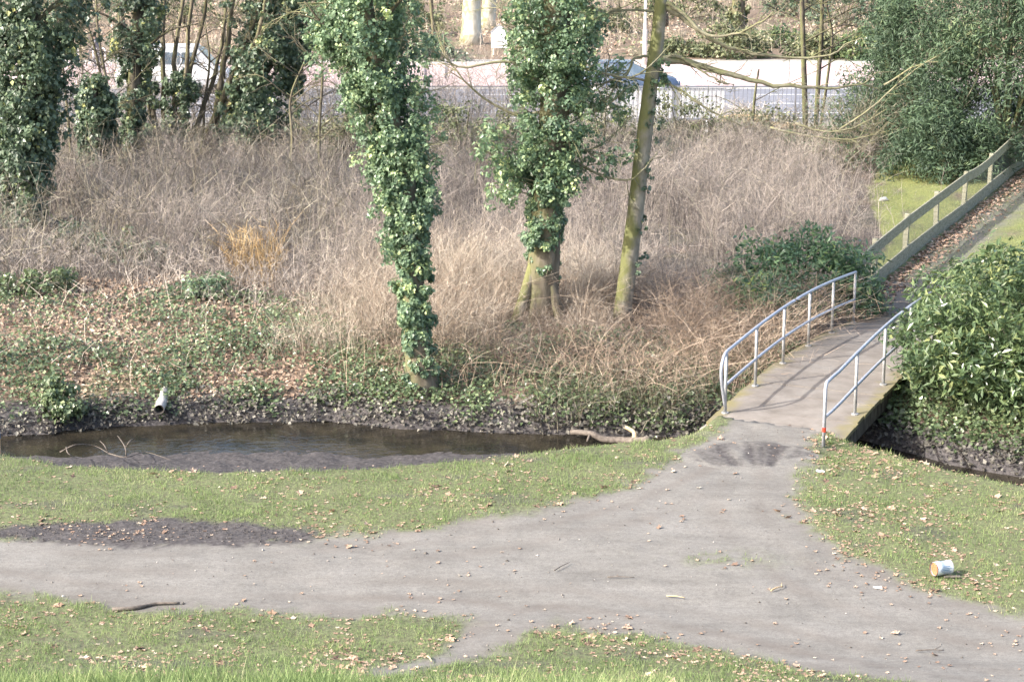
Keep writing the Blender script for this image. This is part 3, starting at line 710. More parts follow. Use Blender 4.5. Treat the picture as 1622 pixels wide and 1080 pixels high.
# A: tall ivy tree at the water's edge
yA = 32.45
axA = axis_px([(672, 655), (663, 560), (657, 480), (650, 400), (645, 320), (632, 240), (608, 150), (588, 70), (575, 0), (560, -120), (545, -260)], yA)
tA = thing('ivy_tree', 'tall ivy-clad tree rooted at the edge of the stream, leaning left', 'tree', tuple(axA[0]))
A = rel(axA, tA); PA = trunk(A, [.24, .2, .19, .18, .17, .15, .12], G['bark'], tA, flare=.12)
rA = np.random.default_rng(11)
ivy_on(spline(A, 40), [(0, .2), (.12, .22), (.25, .26), (.36, .34), (.45, .43), (.55, .52), (.66, .62), (.8, .7), (1, .62)], 520, 105, .062, .056, G['ivy'], tA, rA, sprigs=300)
ivy_on(spline(A, 40)[:9], [(0, .22), (1, .22)], 90, 40, .065, .06, G['ivy'], tA, rA, cr=(.12, .22))
limb(PA[18], [PA[18] + [.6, -.2, .7], PA[18] + [1.1, -.3, 1.6]], .05, .015, G['bark'], tA, twigs=5)
limb(PA[17], [PA[17] + [-.7, -.3, .4], PA[17] + [-1.1, -.5, .9]], .04, .012, G['bark'], tA, twigs=5)
limb(PA[20], [PA[20] + [.9, -.1, .5], PA[20] + [1.7, 0, .7], PA[20] + [2.2, 0, .4]], .035, .01, G['bark_branch'], tA, twigs=6)

# B: ivy tree with bare forked mossy foot
yB = 36.3
axB = axis_px([(856, 470), (862, 400), (868, 330), (874, 250), (880, 160), (882, 80), (882, 0), (884, -120), (880, -300)], yB)
axB[0][2] = hz(axB[0][0], yB) - .05
tB = thing('ivy_tree', 'ivy-clad tree with bare forked mossy foot standing among the dry grass', 'tree', tuple(axB[0]))
Bx = rel(axB, tB); PB = trunk(Bx, [.30, .30, .29, .28, .26, .23, .2], G['bark'], tB, flare=.05)
rB = np.random.default_rng(12)
ivy_on(spline(Bx, 40), [(0, .3), (.14, .31), (.24, .34), (.36, .42), (.5, .54), (.75, .62), (1, .6)], 250, 100, .066, .06, G['ivy'], tB, rB, sprigs=460, lo=.13)
ivy_on(spline(Bx, 40)[3:15] + [0, -.04, 0], [(0, .27), (.5, .33), (1, .4)], 110, 52, .066, .06, G['ivy'], tB, rB, cr=(.12, .24))
nS = 150; sx_ = np.where(rB.random(nS) < .62, -1, 1); cs_ = np.column_stack([sx_ * rB.uniform(.55, 1.35, nS), rB.normal(-.2, .3, nS), rB.uniform(2.6, 6.2, nS)]); cs_[:, 0] += .25; ce = cs_[rB.choice(nS, 16)]; cs_ = ce[rB.integers(16, size=nS)] + rB.normal(0, .17, (nS, 3))
V, F, T = clumps(cs_, rB.uniform(.08, .2, nS), 22, .085, .06, down=.8, rng=rB, tshift=rB.normal(.6, .15, nS)); o = mesh_np('ivy_spray', V, F, G['ivy'], tB, tint=T); o['kind'] = 'stuff'
for p in ce: limb(np.array([.3, 0, p[2] - .35]), [np.array([p[0] * .5 + .15, p[1] * .5, p[2] - .1]), p], .018, .007, G['bark_branch'], tB, n=8, k=5)
for (dx, dz0, sx) in ((-.42, -.1, -1), (.35, -.1, 1), (-.12, -.15, -1)):
    MB().tube(spline([(dx * 1.35, -.25, dz0), (dx * .8, -.2, .55), (dx * .3, -.08, 1.3), (0, 0, 1.9)], 12), np.linspace(.115, .1, 12), 9, jitter=.15).build('root', G['bark_moss'] if dx < -.3 else G['bark'], tB, True)
for pts in ([(-.9, -.3, .6), (-1.8, -.4, .5), (-2.3, -.5, .9)], [(.8, -.3, -.2), (1.5, -.4, -.25), (2.2, -.4, .4)], [(.7, -.4, .5), (1.6, -.5, .9)], [(-.8, .2, -.1), (-1.7, 0, .5), (-2.2, 0, 1.2)], [(.8, 0, -.5), (1.5, -.2, -.6), (2.0, -.2, -.1)]):
    i = rB.integers(9, 18); limb(PB[i], [PB[i] + p for p in pts], .035, .01, G['bark_branch'], tB, twigs=7)

# C: slender leaning mossy tree
yC = 36.5
axC = axis_px([(984, 480), (997, 410), (1006, 340), (1014, 270), (1024, 190), (1030, 140), (1039, 80), (1047, 0), (1056, -120), (1060, -260)], yC)
axC[0][2] = hz(axC[0][0], yC) - .05
tC = thing('mossy_tree', 'slender bare leaning tree with yellow-green moss along its lit side', 'tree', tuple(axC[0]))
Cx = rel(axC, tC); PC = trunk(Cx, [.18, .165, .155, .145, .135, .11, .085], G['bark_moss'], tC, jitter=.06, n=36)
def px_rel(pts, y0, dy, o):
    a = axis_px(pts, y0); a[:, 1] += np.linspace(0, dy, len(a)); return a - np.array(o.location)
for pts, r0, dy, tw in (([(1040, 92), (1085, 97), (1130, 112), (1180, 124), (1250, 136), (1320, 139), (1385, 136)], .085, .0, 14),
                ([(1040, 95), (1070, 88), (1100, 105), (1140, 130)], .04, -.3, 6),
                ([(1045, 5), (1080, 30), (1115, 55), (1160, 75), (1230, 88), (1300, 86), (1345, 62)], .06, -.5, 12),
                ([(1047, 2), (1075, 15), (1110, 50), (1150, 55), (1190, 35), (1215, 15)], .045, -.9, 8),
                ([(1034, 90), (1005, 92), (990, 118), (965, 125), (940, 140), (900, 170)], .03, -.6, 8),
                ([(1033, 135), (1065, 135), (1110, 165), (1170, 195)], .03, -.6, 7),
                ([(1030, 130), (985, 122), (965, 150), (940, 175)], .025, -.4, 7),
                ([(1044, 20), (1000, 15), (950, 18), (910, 5)], .03, -.4, 7)):
    p = px_rel(pts, yC, dy, tC); limb(p[0], p[1:], r0, .012, G['bark_branch'], tC, n=22, twigs=tw, tl=.55)
rC = np.random.default_rng(13)
ivy_on(spline(Cx, 40)[2:22] + [.12, -.05, 0], [(0, .10), (1, .09)], 46, 16, .06, .055, G['ivy_dark'], tC, rC, cr=(.08, .14))
ivy_on(spline(Cx, 40)[22:26] + [.1, -.08, 0], [(0, .14), (1, .12)], 16, 22, .065, .06, G['ivy'], tC, rC, cr=(.1, .16))

# D..H: the group on the left
def ivy_tree(px_axis, y0, hw, label, ncl, per, L, tr, seed, mat='ivy_dark', sprigs=40, lo=0.0, name='ivy_tree', bark='bark_dark'):
    ax = axis_px(px_axis, y0); ax[0][2] = hz(ax[0][0], y0) - .05
    t = thing(name, label, 'tree', tuple(ax[0])); a = rel(ax, t); P = trunk(a, tr, G[bark], t)
    ivy_on(spline(a, 40), hw, ncl, per, L, L * .9, G[mat], t, np.random.default_rng(seed), cr=(.2, .4), sprigs=sprigs, lo=lo)
    return t, a, P
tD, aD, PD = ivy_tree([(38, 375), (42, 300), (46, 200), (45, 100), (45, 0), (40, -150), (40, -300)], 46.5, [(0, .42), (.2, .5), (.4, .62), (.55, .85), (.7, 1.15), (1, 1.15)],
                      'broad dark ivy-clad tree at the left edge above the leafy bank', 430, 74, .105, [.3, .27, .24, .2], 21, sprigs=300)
for pts in ([(.9, -.2, .6), (1.8, -.2, .8)], [(1.0, -.3, .2), (1.6, -.4, -.4)], [(1.2, .2, 1.0), (2.6, .3, 1.8)]):
    limb(PD[15], [PD[15] + p for p in pts], .05, .015, G['bark_branch'], tD, twigs=6)
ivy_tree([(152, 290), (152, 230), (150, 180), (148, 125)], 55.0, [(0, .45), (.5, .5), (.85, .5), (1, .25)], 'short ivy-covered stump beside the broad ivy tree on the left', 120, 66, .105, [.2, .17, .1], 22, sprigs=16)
tF, aF, PF = ivy_tree([(214, 275), (212, 200), (213, 120), (218, 40), (222, -60), (225, -200)], 57.5, [(0, .35), (.3, .42), (.6, .6), (1, .7)], 'slim trunk with patchy ivy between the stump and the many-stemmed tree', 150, 60, .11, [.22, .2, .17, .14], 23, sprigs=40)
for q in range(3): limb(PF[12 + 2 * q], [PF[12 + 2 * q] + np.array([(-1) ** q * 1.0, -.3, .7]), PF[12 + 2 * q] + np.array([(-1) ** q * 2.0, -.5, 1.0])], .05, .015, G['bark_dark'], tF, twigs=8)

y0 = 60.0; o0 = axis_px([(275, 262)], y0)[0]; o0[2] = hz(o0[0], y0)
tG = thing('many_stemmed_tree', 'cluster of slim bare grey stems with ivy low down, left of the leaning trees', 'tree', tuple(o0))
gs = [[(250, 260), (240, 180), (225, 90), (215, 0), (205, -120)], [(262, 260), (260, 170), (258, 80), (262, 0), (270, -150)], [(272, 260), (285, 190), (300, 110), (318, 30), (335, -80)],
      [(280, 262), (292, 200), (296, 120), (306, 0), (312, -100)], [(285, 262), (305, 210), (335, 130), (350, 60), (360, -40)], [(255, 262), (235, 215), (205, 140), (190, 80)], [(268, 262), (275, 180), (272, 90), (285, 0), (290, -120)]]
for g_ in gs:
    p = px_rel(g_, y0, RNG.normal(0, .6), tG); p[0][2] = 0
    limb(p[0], p[1:], .10, .04, G['bark'], tG, n=18, k=8, name='trunk', twigs=9, tl=1.0, tw_r=.02)
p = px_rel([(285, 262), (283, 200), (287, 150), (290, 110)], y0 - .4, 0, tG)
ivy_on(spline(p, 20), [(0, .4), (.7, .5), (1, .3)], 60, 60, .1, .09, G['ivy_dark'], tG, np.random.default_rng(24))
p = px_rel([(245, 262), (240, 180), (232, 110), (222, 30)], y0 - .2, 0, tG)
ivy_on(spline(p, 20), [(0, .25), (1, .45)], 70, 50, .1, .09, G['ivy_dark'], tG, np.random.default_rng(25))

y0 = 59.0; o0 = axis_px([(345, 268)], y0)[0]; o0[2] = hz(o0[0], y0)
tH = thing('leaning_ivy_tree', 'leaning stems smothered in a dark hanging mass of ivy, left of centre', 'tree', tuple(o0))
for g_ in [[(318, 262), (345, 180), (385, 90), (420, 0), (450, -100)], [(330, 265), (362, 180), (405, 80), (440, -20)], [(345, 268), (380, 190), (425, 110), (470, 20), (500, -60)], [(360, 268), (390, 200), (410, 100), (415, 0), (420, -120)], [(335, 266), (345, 160), (362, 60), (372, -40)]]:
    p = px_rel(g_, y0, RNG.normal(0, .7), tH); p[0][2] = 0
    limb(p[0], p[1:], .13, .05, G['bark'], tH, n=18, k=8, name='trunk', twigs=12, tl=1.2, tw_r=.02)
for (pp_, hw, nc, sd) in (([(375, 262), (395, 190), (415, 110), (430, 30), (440, -80)], [(0, .45), (.3, .75), (.6, .85), (1, .9)], 210, 26), ([(465, 150), (470, 90), (478, 20), (490, -80)], [(0, .2), (.4, .45), (1, .6)], 70, 27), ([(390, 245), (400, 215), (410, 190)], [(0, .7), (1, .9)], 60, 28)):
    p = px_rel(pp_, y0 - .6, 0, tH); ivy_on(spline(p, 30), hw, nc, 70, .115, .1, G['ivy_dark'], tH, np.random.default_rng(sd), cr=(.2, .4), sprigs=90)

for q in range(10):
    i = rB.integers(9, 19); a_ = rB.uniform(-1, 1) * 1.3 + (math.pi if q % 2 else 0); l = rB.uniform(1.0, 2.0); d = np.array([math.cos(a_), -abs(math.sin(a_)) * .6, 0])
    limb(PB[i], [PB[i] + d * l * .5 + [0, 0, -.05], PB[i] + d * l + [0, 0, rB.uniform(-.4, .6)]], .02, .007, G['bark_branch'], tB, n=10, k=5, twigs=8, tl=.55)
for q in range(8):
    i = rA.integers(13, 22); a_ = rA.uniform(-1, 1) * 1.2 + (math.pi if q % 2 else 0); l = rA.uniform(.9, 1.7); d = np.array([math.cos(a_), -abs(math.sin(a_)) * .6, 0])
    limb(PA[i], [PA[i] + d * l * .5 + [0, 0, -.05], PA[i] + d * l + [0, 0, rA.uniform(-.4, .5)]], .018, .006, G['bark_branch'], tA, n=10, k=5, twigs=7, tl=.5)
gs_ = np.random.default_rng(35)
for q, px in enumerate((75, 112, 132, 178, 196, 228, 244, 322, 345, 376, 455, 480, 505, 535)):
    y0 = gs_.uniform(52, 64); x = (px - 811) / FPX * y0; h = gs_.uniform(3.5, 7.5); ln = gs_.normal(0, .7)
    t = thing('bare_sapling', 'slim bare sapling among the ivy trees on the left', 'tree', (x, y0, hz(x, y0) - .03), 0, 'bare saplings among the ivy trees')
    a = np.array([(0, 0, 0), (ln * .25, 0, h * .35), (ln * .6 + gs_.normal(0, .15), 0, h * .7), (ln, 0, h)]); P = trunk(a, [.05, .04, .02], G['bark'], t, k=7, n=16)
    for e in range(9):
        i = gs_.integers(4, 15); s_ = gs_.choice([-1, 1]); l = gs_.uniform(.7, 1.9)
        limb(P[i], [P[i] + [s_ * l * .45, gs_.normal(0, .3), l * .35], P[i] + [s_ * l * .9, gs_.normal(0, .4), l * gs_.uniform(.2, .9)]], .018, .007, G['bark'], t, n=8, k=5, twigs=6, tl=.7)
# thin young trees beside the railing
for (pts, y0, r0, lab, sd) in (([(1277, 205), (1274, 130), (1272, 60), (1270, -30), (1268, -200)], 63.5, .10, 'dark slim young tree in front of the right part of the railing', 31),
                        ([(1292, 205), (1296, 130), (1301, 60), (1303, -20), (1306, -160)], 64.5, .085, 'pale slim sapling just right of the dark slim young tree', 32),
                        ([(1298, 205), (1310, 130), (1318, 60), (1312, 20), (1300, -30)], 65.0, .05, 'thin crooked sapling right of the pale slim sapling', 33),
                        ([(1190, 200), (1196, 150), (1202, 110)], 63.0, .05, 'short broken stem in front of the railing near the log pile', 34)):
    ax = axis_px(pts, y0); ax[0][2] = hz(ax[0][0], y0) - .03
    t = thing('young_tree', lab, 'tree', tuple(ax[0])); a = rel(ax, t); g2 = np.random.default_rng(sd)
    P = trunk(a, [r0, r0 * .85, r0 * .6], G['bark_dark'], t, k=8, n=20)
    for q in range(9 if sd < 34 else 2):
        i = g2.integers(5, 19); s = g2.choice([-1, 1]); l = g2.uniform(.8, 2.4)
        limb(P[i], [P[i] + [s * l * .5, g2.normal(0, .4), l * .25], P[i] + [s * l, g2.normal(0, .5), l * g2.uniform(-.1, .5)]], r0 * .35, .008, G['bark_dark'], t, n=9, k=5, twigs=5, tl=.6)

# dark evergreens on the right
def bush(name, label, cat, centre, ell, ncl, per, L, W, mat, seed, cr=(.3, .6), flat=.8, stem='bark_dark', group=None, inner=.35, down=.6, twig=0, part='foliage', zfloor=None, lobes=()):
    g = np.random.default_rng(seed); x, y = centre; z0 = hz(x, y)
    t = thing(name, label, cat, (x, y, z0), 0, group)
    d = norm(g.normal(size=(ncl, 3))); d[:, 2] = np.abs(d[:, 2]) * 1.0 - .25
    r = g.uniform(inner, 1, ncl) ** .5
    lump = .75 + .5 * vnoise(np.arctan2(d[:, 1], d[:, 0]) * 2 + 9, d[:, 2] * 3 + 5, seed)
    Cn = d * (r * lump)[:, None] * np.array(ell) + np.array([0, 0, ell[2] * .32])
    zmin = height(Cn[:, 0] + x, Cn[:, 1] + y) - z0 + .12
    if zfloor is not None: zmin = np.maximum(zmin, zfloor - z0)
    Cn[:, 2] = np.where(Cn[:, 2] < zmin, zmin + .35 * g.random(ncl), Cn[:, 2])
    for (a, b_, c_, ra, rb, rc, nl) in lobes:
        dl = norm(g.normal(size=(nl, 3))) * (g.uniform(.3, 1, nl) ** .4)[:, None]; Cn = np.vstack([Cn, np.array([a - x, b_ - y, c_ - z0]) + dl * np.array([ra, rb, rc])])
    ncl = len(Cn); V, F, T = clumps(Cn, g.uniform(*cr, ncl), per, L, W, flat, down, rng=g, up=.5)
    o = mesh_np(part, V, F, G[mat], t, tint=T); o['kind'] = 'stuff'
    mb = MB(); sel = g.choice(ncl, min(ncl, 14), replace=False)
    for q in sel:
        p = Cn[q]; mb.tube(spline([(g.normal(0, .08), g.normal(0, .08), -.08), (p[0] * .35, p[1] * .35, p[2] * .5), p], 7), np.linspace(.04 * max(1, ell[2] / 2.5), .01, 7), 5, cap=False)
    mb.build('stems', G[stem], t, True)
    if twig:
        xy = np.stack([g.normal(0, ell[0] * .45, twig), g.normal(0, ell[1] * .45, twig)], 1)
        V, F, T = stems(xy, g.uniform(.5, 1.15, twig) * ell[2] * 1.1, np.full(twig, .014), g, .35, .25, 5, z=np.zeros(twig))
        o = mesh_np('twigs', V, F, G['twig'], t, tint=T); o['kind'] = 'stuff'
    return t, Cn
bush('evergreen_tree', 'big dark evergreen filling the top right corner behind the wooden fence', 'tree', (15.0, 57.5), (3.3, 2.6, 6.2), 420, 110, .17, .035, 'yew', 41, (.4, .75), 1.0)
bush('evergreen_tree', 'dark evergreen with ivy-clad stem left of the corner evergreen', 'tree', (12.6, 60.0), (2.0, 2.0, 6.0), 230, 100, .17, .035, 'yew', 42, (.35, .7), 1.0)
bush('evergreen_tree', 'low dark evergreen touching the mossy lawn behind the fence', 'tree', (12.9, 56.0), (1.9, 1.5, 2.0), 150, 110, .15, .035, 'yew', 43, (.3, .55), 1.0)
bush('evergreen_tree', 'dark evergreen at the far right edge above the end of the fence', 'tree', (17.8, 60.5), (2.5, 2.5, 6.5), 200, 90, .19, .04, 'yew', 44, (.45, .8), 1.0)
ivy_tree([(1412, 240), (1411, 150), (1409, 60), (1408, -40), (1406, -200)], 61.0, [(0, .4), (1, .5)], 'straight ivy-covered trunk at the left edge of the dark evergreens', 130, 60, .1, [.22, .2, .18], 45, sprigs=14)
bush('bare_thicket', 'tangled grey-brown leafless thicket at the foot of the dark evergreens', 'shrub', (10.4, 58.5), (2.5, 2.0, 2.0), 50, 46, .13, .04, 'yew', 46, (.3, .6), .8, twig=420)
t = thing('arching_branches', 'pale bare branches sweeping left to right in front of the evergreens', 'branch', (10.6, 58.0, hz(10.6, 58.0)))
for pts in ([(1330, 205), (1380, 170), (1440, 115), (1500, 75), (1550, 32)], [(1400, 135), (1460, 100), (1530, 95), (1575, 55)], [(1260, 195), (1300, 207), (1350, 200), (1400, 170)], [(1220, 202), (1280, 215), (1350, 218), (1420, 200)], [(1480, 230), (1500, 190), (1540, 130), (1545, 60)]):
    p = px_rel(pts, 57.0, -.5, t); limb(p[0], p[1:], .035, .012, G['twig'] if False else G['bark_branch'], t, n=18, twigs=9, tl=.9)

# ------------------------------------------------------------------ laurels
tL, CL = bush('laurel_bush', 'large glossy laurel bush overhanging the stream right of the footbridge', 'shrub', (9.3, 31.2), (2.6, 2.25, 2.45), 430, 50, .13, .046, 'laurel', 51, (.2, .4), .8, inner=.45, down=-.35, zfloor=.32, lobes=((7.75, 30.5, .75, 1.25, .85, .45, 70), (9.4, 29.4, .75, 1.4, .8, .5, 60), (8.0, 33.3, 1.15, .85, 1.0, .6, 60), (10.4, 32.6, 2.0, 1.4, 1.2, .55, 60)))
bush('laurel_bush', 'laurel bush behind the large glossy one, beside the far path', 'shrub', (11.0, 35.2), (1.7, 1.6, 1.7), 130, 30, .15, .052, 'laurel', 52, (.2, .4), .8, inner=.5, down=-.35)
bush('laurel_bush', 'blue-green laurel bush left of the footbridge at its far end', 'shrub', (5.85, 38.0), (1.9, 1.2, 1.5), 220, 30, .13, .045, 'laurel_b', 53, (.18, .36), .8, inner=.4, down=-.1)
bush('laurel_bush', 'low laurel by the last post of the footbridge handrail', 'shrub', (7.0, 37.9), (.55, .7, 1.0), 50, 28, .13, .045, 'laurel_b', 54, (.15, .3), .8, inner=.4, down=-.1)
bush('laurel_bush', 'low spreading laurel sprays under the left handrail of the footbridge', 'shrub', (5.0, 36.0), (.95, 1.1, 1.05), 90, 24, .12, .042, 'laurel_b', 55, (.15, .28), .8, inner=.4, down=-.1)
# nearest single leaves of the big laurel
gL = np.random.default_rng(56)
lv = [mesh_np('leaf', leafset(np.zeros((1, 3)), np.array([[0, 0, 1.0]]), .165, .058, 0, .12, gL)[0], np.array([[0, 1, 2], [0, 2, 3]]), G['laurel'], tint=np.full(4, tt), link=False) for tt in (.45, .6, .75, .88, .97)]
face = CL[(CL[:, 1] < .2)]
for i in range(290):
    c = face[gL.integers(len(face))]; d = norm(gL.normal(size=3) + np.array([-.3, -.9, .5])); p = c + d * gL.uniform(.3, .46)
    o = bpy.data.objects.new('leaf', lv[gL.integers(5)]); C.objects.link(o); o.parent = tL; o.location = p
    o.rotation_euler = (gL.normal(.3, .5), gL.normal(0, .5), gL.uniform(0, 6.28))

# ------------------------------------------------------------------ brush, canes, straw, ivy carpet
gb = np.random.default_rng(61)
def not_tree(x, y):
    ok = np.ones(len(x), bool)
    for (a, b_, r) in ((axA[0][0], yA, .3), (axB[0][0], yB, .35), (axC[0][0], yC, .25)): ok &= np.hypot(x - a, y - b_) > r
    return ok & ~((x < -9.6) & (x > -13.6) & (y < 46.6) & (y > 40) & (gb.random(len(x)) < .85))
def brush_right(y): return np.where(y < 41, 4.2 + .3 * (y - 36), np.interp(y, [41, 45, 50, 58], [6.8, 8.6, 9.6, 11]))
def brush_zone(x, y):
    right = brush_right(y)
    lo = np.interp(x, [-14, -8, -5, -3, 0], [42.5, 40.6, 39.2, 37.8, 37.4])
    return (x < right + 2.6 * fbm(x * .5, y * .5, 5) + gb.normal(0, .75, len(x)) - .3) & (y > lo + 1.5 * fbm(x * .7, y * .7, 8)) & not_tree(x, y) & (np.abs(x) < y * .36) & (gb.random(len(x)) < .58 + 3.8 * fbm(x * .8, y * .8, 71))
P = scatter(124000, -21, 12, 37, 62.5, brush_zone, gb)
# fewer stems far back (they overlap there)
P = P[gb.random(len(P)) < np.interp(P[:, 1], [38, 48, 62], [1, .8, .6])]
H = gb.uniform(.55, 1.35, len(P)) * np.interp(P[:, 1], [44, 54, 62], [1, .8, .6]) * (1 + 1.9 * fbm(P[:, 0] * .6, P[:, 1] * .6, 81))
H = H * np.clip((brush_right(P[:, 1]) - P[:, 0]) / 1.6 + .62, .3, 1)
V, F, T = stems(P, H, gb.uniform(.004, .0075, len(P)) * np.interp(P[:, 1], [38, 60], [.9, 1.5]), gb, .22, .13, 4, twl=.42)
stuff('dry_brush', V, F, G['brush'], T, 'wide field of grey-brown leafless stems between the stream and the road', 'brush')
P = P[gb.choice(len(P), 3600, replace=False)]
V, F, T = stems(P, gb.uniform(.9, 1.9, len(P)) * np.interp(P[:, 1], [44, 54, 62], [1, .85, .6]), gb.uniform(.007, .013, len(P)), gb, .25, .15, 10, twl=.4)
stuff('tall_dry_stems', V, F, G['brush'], np.clip(T * .9, 0, 1), 'taller twiggy dead stems rising out of the grey-brown brush', 'brush')
P = scatter(2600, -15, 9, 37.5, 60, brush_zone, gb)
V, F, T = stems(P, gb.uniform(1.0, 2.2, len(P)), gb.uniform(.008, .015, len(P)), gb, .7, .45, 4, twl=.35, k=7)
stuff('arching_canes', V, F, G['twig'], np.clip(T * .6 + .4, 0, 1), 'long pale canes arching through the grey-brown brush', 'brush')
cc = scatter(420, -15, 9, 38.5, 60, brush_zone, gb)[:170]; P = np.repeat(cc, 42, 0) + gb.normal(0, .14, (len(cc) * 42, 2)); hh = np.repeat(gb.uniform(.9, 1.9, len(cc)), 42)
V, F, T = stems(P, hh * gb.uniform(.6, 1.1, len(P)), gb.uniform(.006, .011, len(P)), gb, .5, .3, 6, twl=.42, k=5)
stuff('twiggy_thickets', V, F, G['brush'], T, 'rounded tangles of grey twigs standing up in the brush', 'brush')
P = scatter(3600, -17, 3.4, 60.0, 66.6, lambda x, y: gb.random(len(x)) < .6 + 2.2 * fbm(x * .5, y * .5, 91), gb)
V, F, T = stems(P, gb.uniform(.9, 3.6, len(P)), gb.uniform(.009, .017, len(P)), gb, .3, .25, 9, twl=.35, k=5)
stuff('roadside_scrub', V, F, G['brush'], T, 'thin veil of bare grey twigs standing before the road, left and centre', 'scrub')
def straw_zone(x, y):
    f = F_(x); return (y > f + 1.9 + 1.4 * fbm(x * .8, y * .8, 9)) & (y < 40.8 + 2.5 * fbm(x * .5, x * 0, 6)) & (x > -4.6 + .25 * (y - 35) + gb.exponential(.7, len(x))) & not_tree(x, y) & (gb.random(len(x)) < .6 + 2.0 * fbm(x * 1.1, y * 1.1, 14))
P = scatter(30000, -5, 2.2, 34.0, 42, straw_zone, gb)
H = gb.uniform(.5, 1.35, len(P)) * (1 + 1.2 * fbm(P[:, 0] * .9, P[:, 1] * .9, 24)); V, F, T = stems(P, H, gb.uniform(.004, .008, len(P)), gb, .38, .25, 3, bias=(.06, -.08), twl=.4)
stuff('straw_grass', V, F, G['straw'], T, 'pale straw-coloured tall dead grass on the crest of the far bank', 'grass')
def cane_zone(x, y):
    f = F_(x); return (y > f + .7) & (gb.random(len(x)) < np.interp(y - f, [.7, 2.0, 3.2], [.4, .8, 1])) & (y < 37.8 + 1.0 * fbm(x, y, 4)) & not_tree(x, y) & (x < 3.45 + .478 * (y - 29.7) - .35) & (gb.random(len(x)) < np.interp(x, [-3, .2, 1.5], [.12, .5, 1]))
P = scatter(13000, -3, 6.0, 31.5, 38.5, cane_zone, gb)
H = gb.uniform(.5, 1.35, len(P)); V, F, T = stems(P, H, gb.uniform(.006, .012, len(P)), gb, .75, .5, 3, bias=(.1, -.35), twl=.4, k=6)
stuff('bramble_canes', V, F, G['bramble'], T, 'tangle of arching reddish-brown dead canes on the bank left of the footbridge', 'brambles')
# dead stems hanging over the water right of centre
P = scatter(240, .3, 3.4, 32.0, 33.0, None, gb); P[:, 1] = F_(P[:, 0]) + gb.uniform(.1, .9, len(P))
V, F, T = stems(P, gb.uniform(.5, 1.0, len(P)), np.full(len(P), .012), gb, .4, .3, 2, bias=(-.1, -.75))
stuff('hanging_canes', V, F, G['twig'], T, 'grey dead canes drooping from the bank into the water near the fallen log', 'brambles')
# yellow-twigged shrub
ys_ = at(400, 455, .25); tY = thing('yellow_twig_shrub', 'upright shrub of yellow-brown bare twigs on the crest of the left bank', 'shrub', (ys_[0], ys_[1], hz(ys_[0], ys_[1])))
for q, dx in enumerate((-.28, .05, .42)):
    n = 46; xy = np.stack([gb.normal(dx, .1, n), gb.normal(0, .15, n)], 1)
    V, F, T = stems(xy, gb.uniform(.7, 1.55, n), np.full(n, .016), gb, .22, .14, 5, bias=(-.12 + .14 * q, 0), z=np.zeros(n), twl=.35)
    o = mesh_np('twigs', V, F, G['willow'], tY, tint=T); o['kind'] = 'stuff'
for q, (px, py, e, mat, lab) in enumerate(((45, 470, (1.1, .7, .55), 'ground_ivy', 'low dark ivy mound at the left edge of the leafy bank'), (190, 415, (.8, .6, .55), 'ivy_dark', 'dark ivy tuft in the scrub behind the leafy bank'), (330, 476, (.55, .35, .4), 'ivy', 'small bright green leafy plant on the crest of the leafy bank'),
        (230, 425, (.7, .5, .4), 'ivy_dark', 'dark ivy tuft left of the yellow twig shrub'), (120, 395, (.9, .6, .5), 'ivy_dark', 'ivy tuft below the broad ivy tree'), (95, 640, (.4, .3, .3), 'ground_ivy', 'ivy mound overhanging the water left of the drain pipe'), (1180, 480, (.7, .6, .55), 'bramble', 'dead leafy bramble mound left of the blue-green laurel'))):
    p = at(px, py, .25 if q != 5 else -.3); bush('ivy_tuft', lab, 'plant', (p[0], p[1]), e, 26, 46, .075, .068, mat, 400 + q, (.14, .26), .8, twig=30)
P = np.column_stack([gb.uniform(-14, -3.2, 2600), np.zeros(2600)]); P[:, 1] = np.interp(P[:, 0], [-14, -8, -5, -3], [41.6, 39.8, 38.4, 37.2]) + gb.normal(0, 1.0, len(P))
V, F, T = stems(P, gb.uniform(.3, 1.1, len(P)), gb.uniform(.008, .014, len(P)), gb, .55, .4, 5, twl=.4)
stuff('low_scrub', V, F, G['brush'], T, 'low grey leafless scrub along the crest of the leafy bank', 'scrub')
# sparse pale branches in the left brush
P = scatter(900, -15, -3.5, 38.5, 56, None, gb); V, F, T = stems(P, gb.uniform(.8, 2.2, len(P)), np.full(len(P), .018), gb, .5, .3, 6, bias=(.1, -.1), twl=.4)
stuff('bare_scrub', V, F, G['twig'], T, 'sparse pale bare scrub branches under the ivy trees on the left', 'scrub')

P = scatter(420, -11, 3, .8, 6.5, None, gb); P[:, 1] += F_(P[:, 0]); V, F, T = stems(P, gb.uniform(.3, 1.0, len(P)), gb.uniform(.008, .014, len(P)), gb, .9, .4, 2, bias=(0, -.2), twl=.5)
stuff('dead_stalks', V, F, G['straw'], T, 'thin pale dead stalks leaning over the leafy far bank', 'stalks')
def carpet(n, x0, x1, y0, y1, cond, L, W, mat, name, label, cat, lift=(.01, .12), tsh=None, par=None, tilt=.5, relf=False):
    P = scatter(n, x0, x1, y0, y1, None, gb)
    if relf: P[:, 1] += F_(P[:, 0])
    P = P[cond(P[:, 0], P[:, 1])]; z = height(P[:, 0], P[:, 1]) + gb.uniform(*lift, len(P)); s = gb.uniform(.65, 1.3, len(P))
    V, F = leafset(np.column_stack([P, z]), np.array([0, -.25, 1.0]) + gb.normal(size=(len(P), 3)) * tilt, L * s, W * s, .2, .12, gb)
    t = np.clip(gb.normal(.45, .2, len(P)) + .6 * fbm(P[:, 0] * 1.2, P[:, 1] * 1.2, 33), 0, 1)
    return stuff(name, V, F, G[mat], np.repeat(t, 4), label, cat, par)
